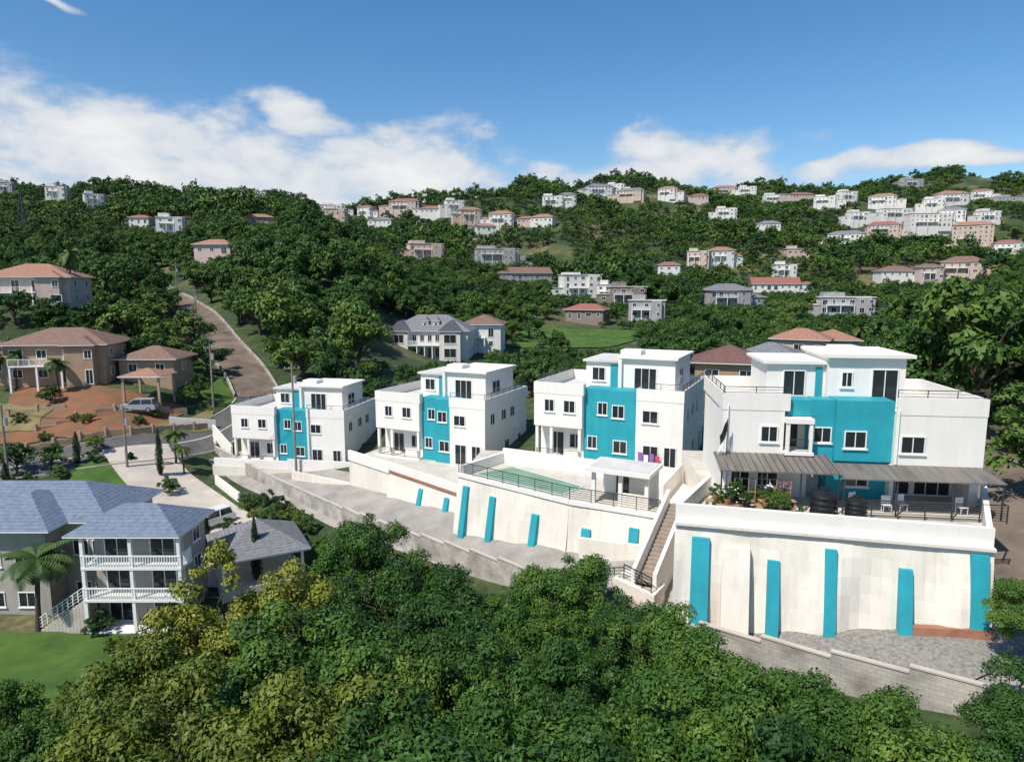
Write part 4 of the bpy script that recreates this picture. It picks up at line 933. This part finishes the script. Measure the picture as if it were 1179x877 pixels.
for i in range(6):
    for j in range(5): V.append((-.02-i*.1+.1*math.sin(j), .07*math.sin(i*1.2+j*.5), 2.1-j*.3-i*.2))
for i in range(5):
    for j in range(4): F.append((i*5+j, i*5+j+1, (i+1)*5+j+1, (i+1)*5+j))
t.poly('cloth', M['dark'], V, [f for k_, f in enumerate(F) if k_ % 4 < 2]); t.poly('cloth', M['frame'], V, [f for k_, f in enumerate(F) if k_ % 4 >= 2]); t.done()

# ------------------------------------------------------------------ sky, sun, camera
SUNAZ = math.radians(180+44)
SUNEL = math.radians(54)
sdv = Vector((math.sin(SUNAZ)*math.cos(SUNEL), math.cos(SUNAZ)*math.cos(SUNEL), math.sin(SUNEL)))
sl = bpy.data.lights.new('sun', 'SUN'); sl.energy = 5.0; sl.angle = math.radians(.5); sl.color = (1, .945, .85)
so = bpy.data.objects.new('sun', sl); link(so); so.rotation_euler = sdv.to_track_quat('Z', 'Y').to_euler()
w = bpy.data.worlds.new('World'); SC.world = w; w.use_nodes = True; nt = w.node_tree; bg = nt.nodes['Background']
stx = N(nt, 'ShaderNodeTexSky', sky_type='NISHITA'); stx.sun_disc = False; stx.sun_elevation = SUNEL; stx.sun_rotation = SUNAZ; stx.air_density = 1.0; stx.dust_density = .4; stx.ozone_density = 2.5
hsv = N(nt, 'ShaderNodeHueSaturation'); setin(hsv, Saturation=1.28, Value=1.38); nt.links.new(stx.outputs[0], hsv.inputs['Color'])
tc = N(nt, 'ShaderNodeTexCoord'); sx = N(nt, 'ShaderNodeSeparateXYZ'); nt.links.new(tc.outputs['Generated'], sx.inputs[0])
def mth(op, a, b=None, c=None):
    q = N(nt, 'ShaderNodeMath', operation=op)
    for i, v in enumerate((a, b, c)):
        if v is None: continue
        if isinstance(v, (int, float)): q.inputs[i].default_value = v
        else: nt.links.new(v, q.inputs[i])
    return q.outputs[0]
az0 = mth('ARCTAN2', sx.outputs['X'], sx.outputs['Y']); el0 = mth('ARCSINE', sx.outputs['Z'])
cb = N(nt, 'ShaderNodeCombineXYZ'); nt.links.new(az0, cb.inputs[0]); nt.links.new(mth('MULTIPLY', el0, 2.0), cb.inputs[1])
n0 = N(nt, 'ShaderNodeTexNoise'); setin(n0, Scale=5.0, Detail=2, Roughness=.5); nt.links.new(cb.outputs[0], n0.inputs['Vector'])
s0 = N(nt, 'ShaderNodeSeparateColor'); nt.links.new(n0.outputs['Color'], s0.inputs[0])
az = mth('ADD', az0, mth('MULTIPLY', mth('SUBTRACT', s0.outputs[0], .5), .34)); el = mth('ADD', el0, mth('MULTIPLY', mth('SUBTRACT', s0.outputs[1], .5), .10))
n1 = N(nt, 'ShaderNodeTexNoise'); setin(n1, Scale=8.5, Detail=8, Roughness=.6, Distortion=.2); nt.links.new(cb.outputs[0], n1.inputs['Vector'])
cav = N(nt, 'ShaderNodeCombineXYZ'); nt.links.new(az, cav.inputs[0]); nt.links.new(el, cav.inputs[1])
def blob(a0, e0, wa, we):
    mp = N(nt, 'ShaderNodeMapping'); mp.inputs['Scale'].default_value = (1/math.radians(wa), 1/math.radians(we), 0); mp.inputs['Location'].default_value = (-a0/wa, -e0/we, 0)
    nt.links.new(cav.outputs[0], mp.inputs['Vector']); ln = N(nt, 'ShaderNodeVectorMath', operation='LENGTH'); nt.links.new(mp.outputs[0], ln.inputs[0]); return ln.outputs['Value']
g = None
for b_ in ((-42,10,18,5.6),(-26,8.6,15,5.0),(-11,8,14,4.4),(-17,13.0,5.5,2.0),(8,8,8,2.2),(15,9.8,8.5,3.2),(30,8.4,7,1.1),(-33,17.6,2.4,.5),(-75,9,30,6),(95,9,35,5)):
    q = blob(*b_); g = q if g is None else mth('MINIMUM', g, q)
g = mth('MAXIMUM', mth('SUBTRACT', 1.0, mth('MULTIPLY', g, g)), -.75)
dn = mth('ADD', mth('MULTIPLY', g, .60), mth('MULTIPLY', mth('SUBTRACT', n1.outputs['Fac'], .5), 1.9))
mr = N(nt, 'ShaderNodeMapRange', interpolation_type='SMOOTHSTEP'); setin(mr, From_Min=-.1, From_Max=.45, To_Min=0, To_Max=.96); nt.links.new(dn, mr.inputs['Value'])
mr2 = N(nt, 'ShaderNodeMapRange'); setin(mr2, From_Min=.1, From_Max=.75, To_Min=0, To_Max=1); nt.links.new(dn, mr2.inputs['Value'])
cc = N(nt, 'ShaderNodeMixRGB'); cc.inputs['Color1'].default_value = (5.6, 6.3, 7.3, 1); cc.inputs['Color2'].default_value = (8.9, 8.9, 8.9, 1); nt.links.new(mr2.outputs[0], cc.inputs['Fac'])
mx = N(nt, 'ShaderNodeMixRGB'); nt.links.new(mr.outputs[0], mx.inputs['Fac']); nt.links.new(hsv.outputs[0], mx.inputs['Color1']); nt.links.new(cc.outputs[0], mx.inputs['Color2'])
nt.links.new(mx.outputs[0], bg.inputs['Color']); bg.inputs['Strength'].default_value = .10
cd = bpy.data.cameras.new('camera'); co = bpy.data.objects.new('camera', cd); link(co); SC.camera = co
cd.sensor_width = 36; cd.lens = 24; cd.clip_start = .5; cd.clip_end = 12000; co.location = (0,0,0); co.rotation_euler = (math.radians(90)-PITCH, 0, 0)
SC.view_settings.view_transform = 'Standard'; SC.view_settings.look = 'None'; SC.view_settings.exposure = 0
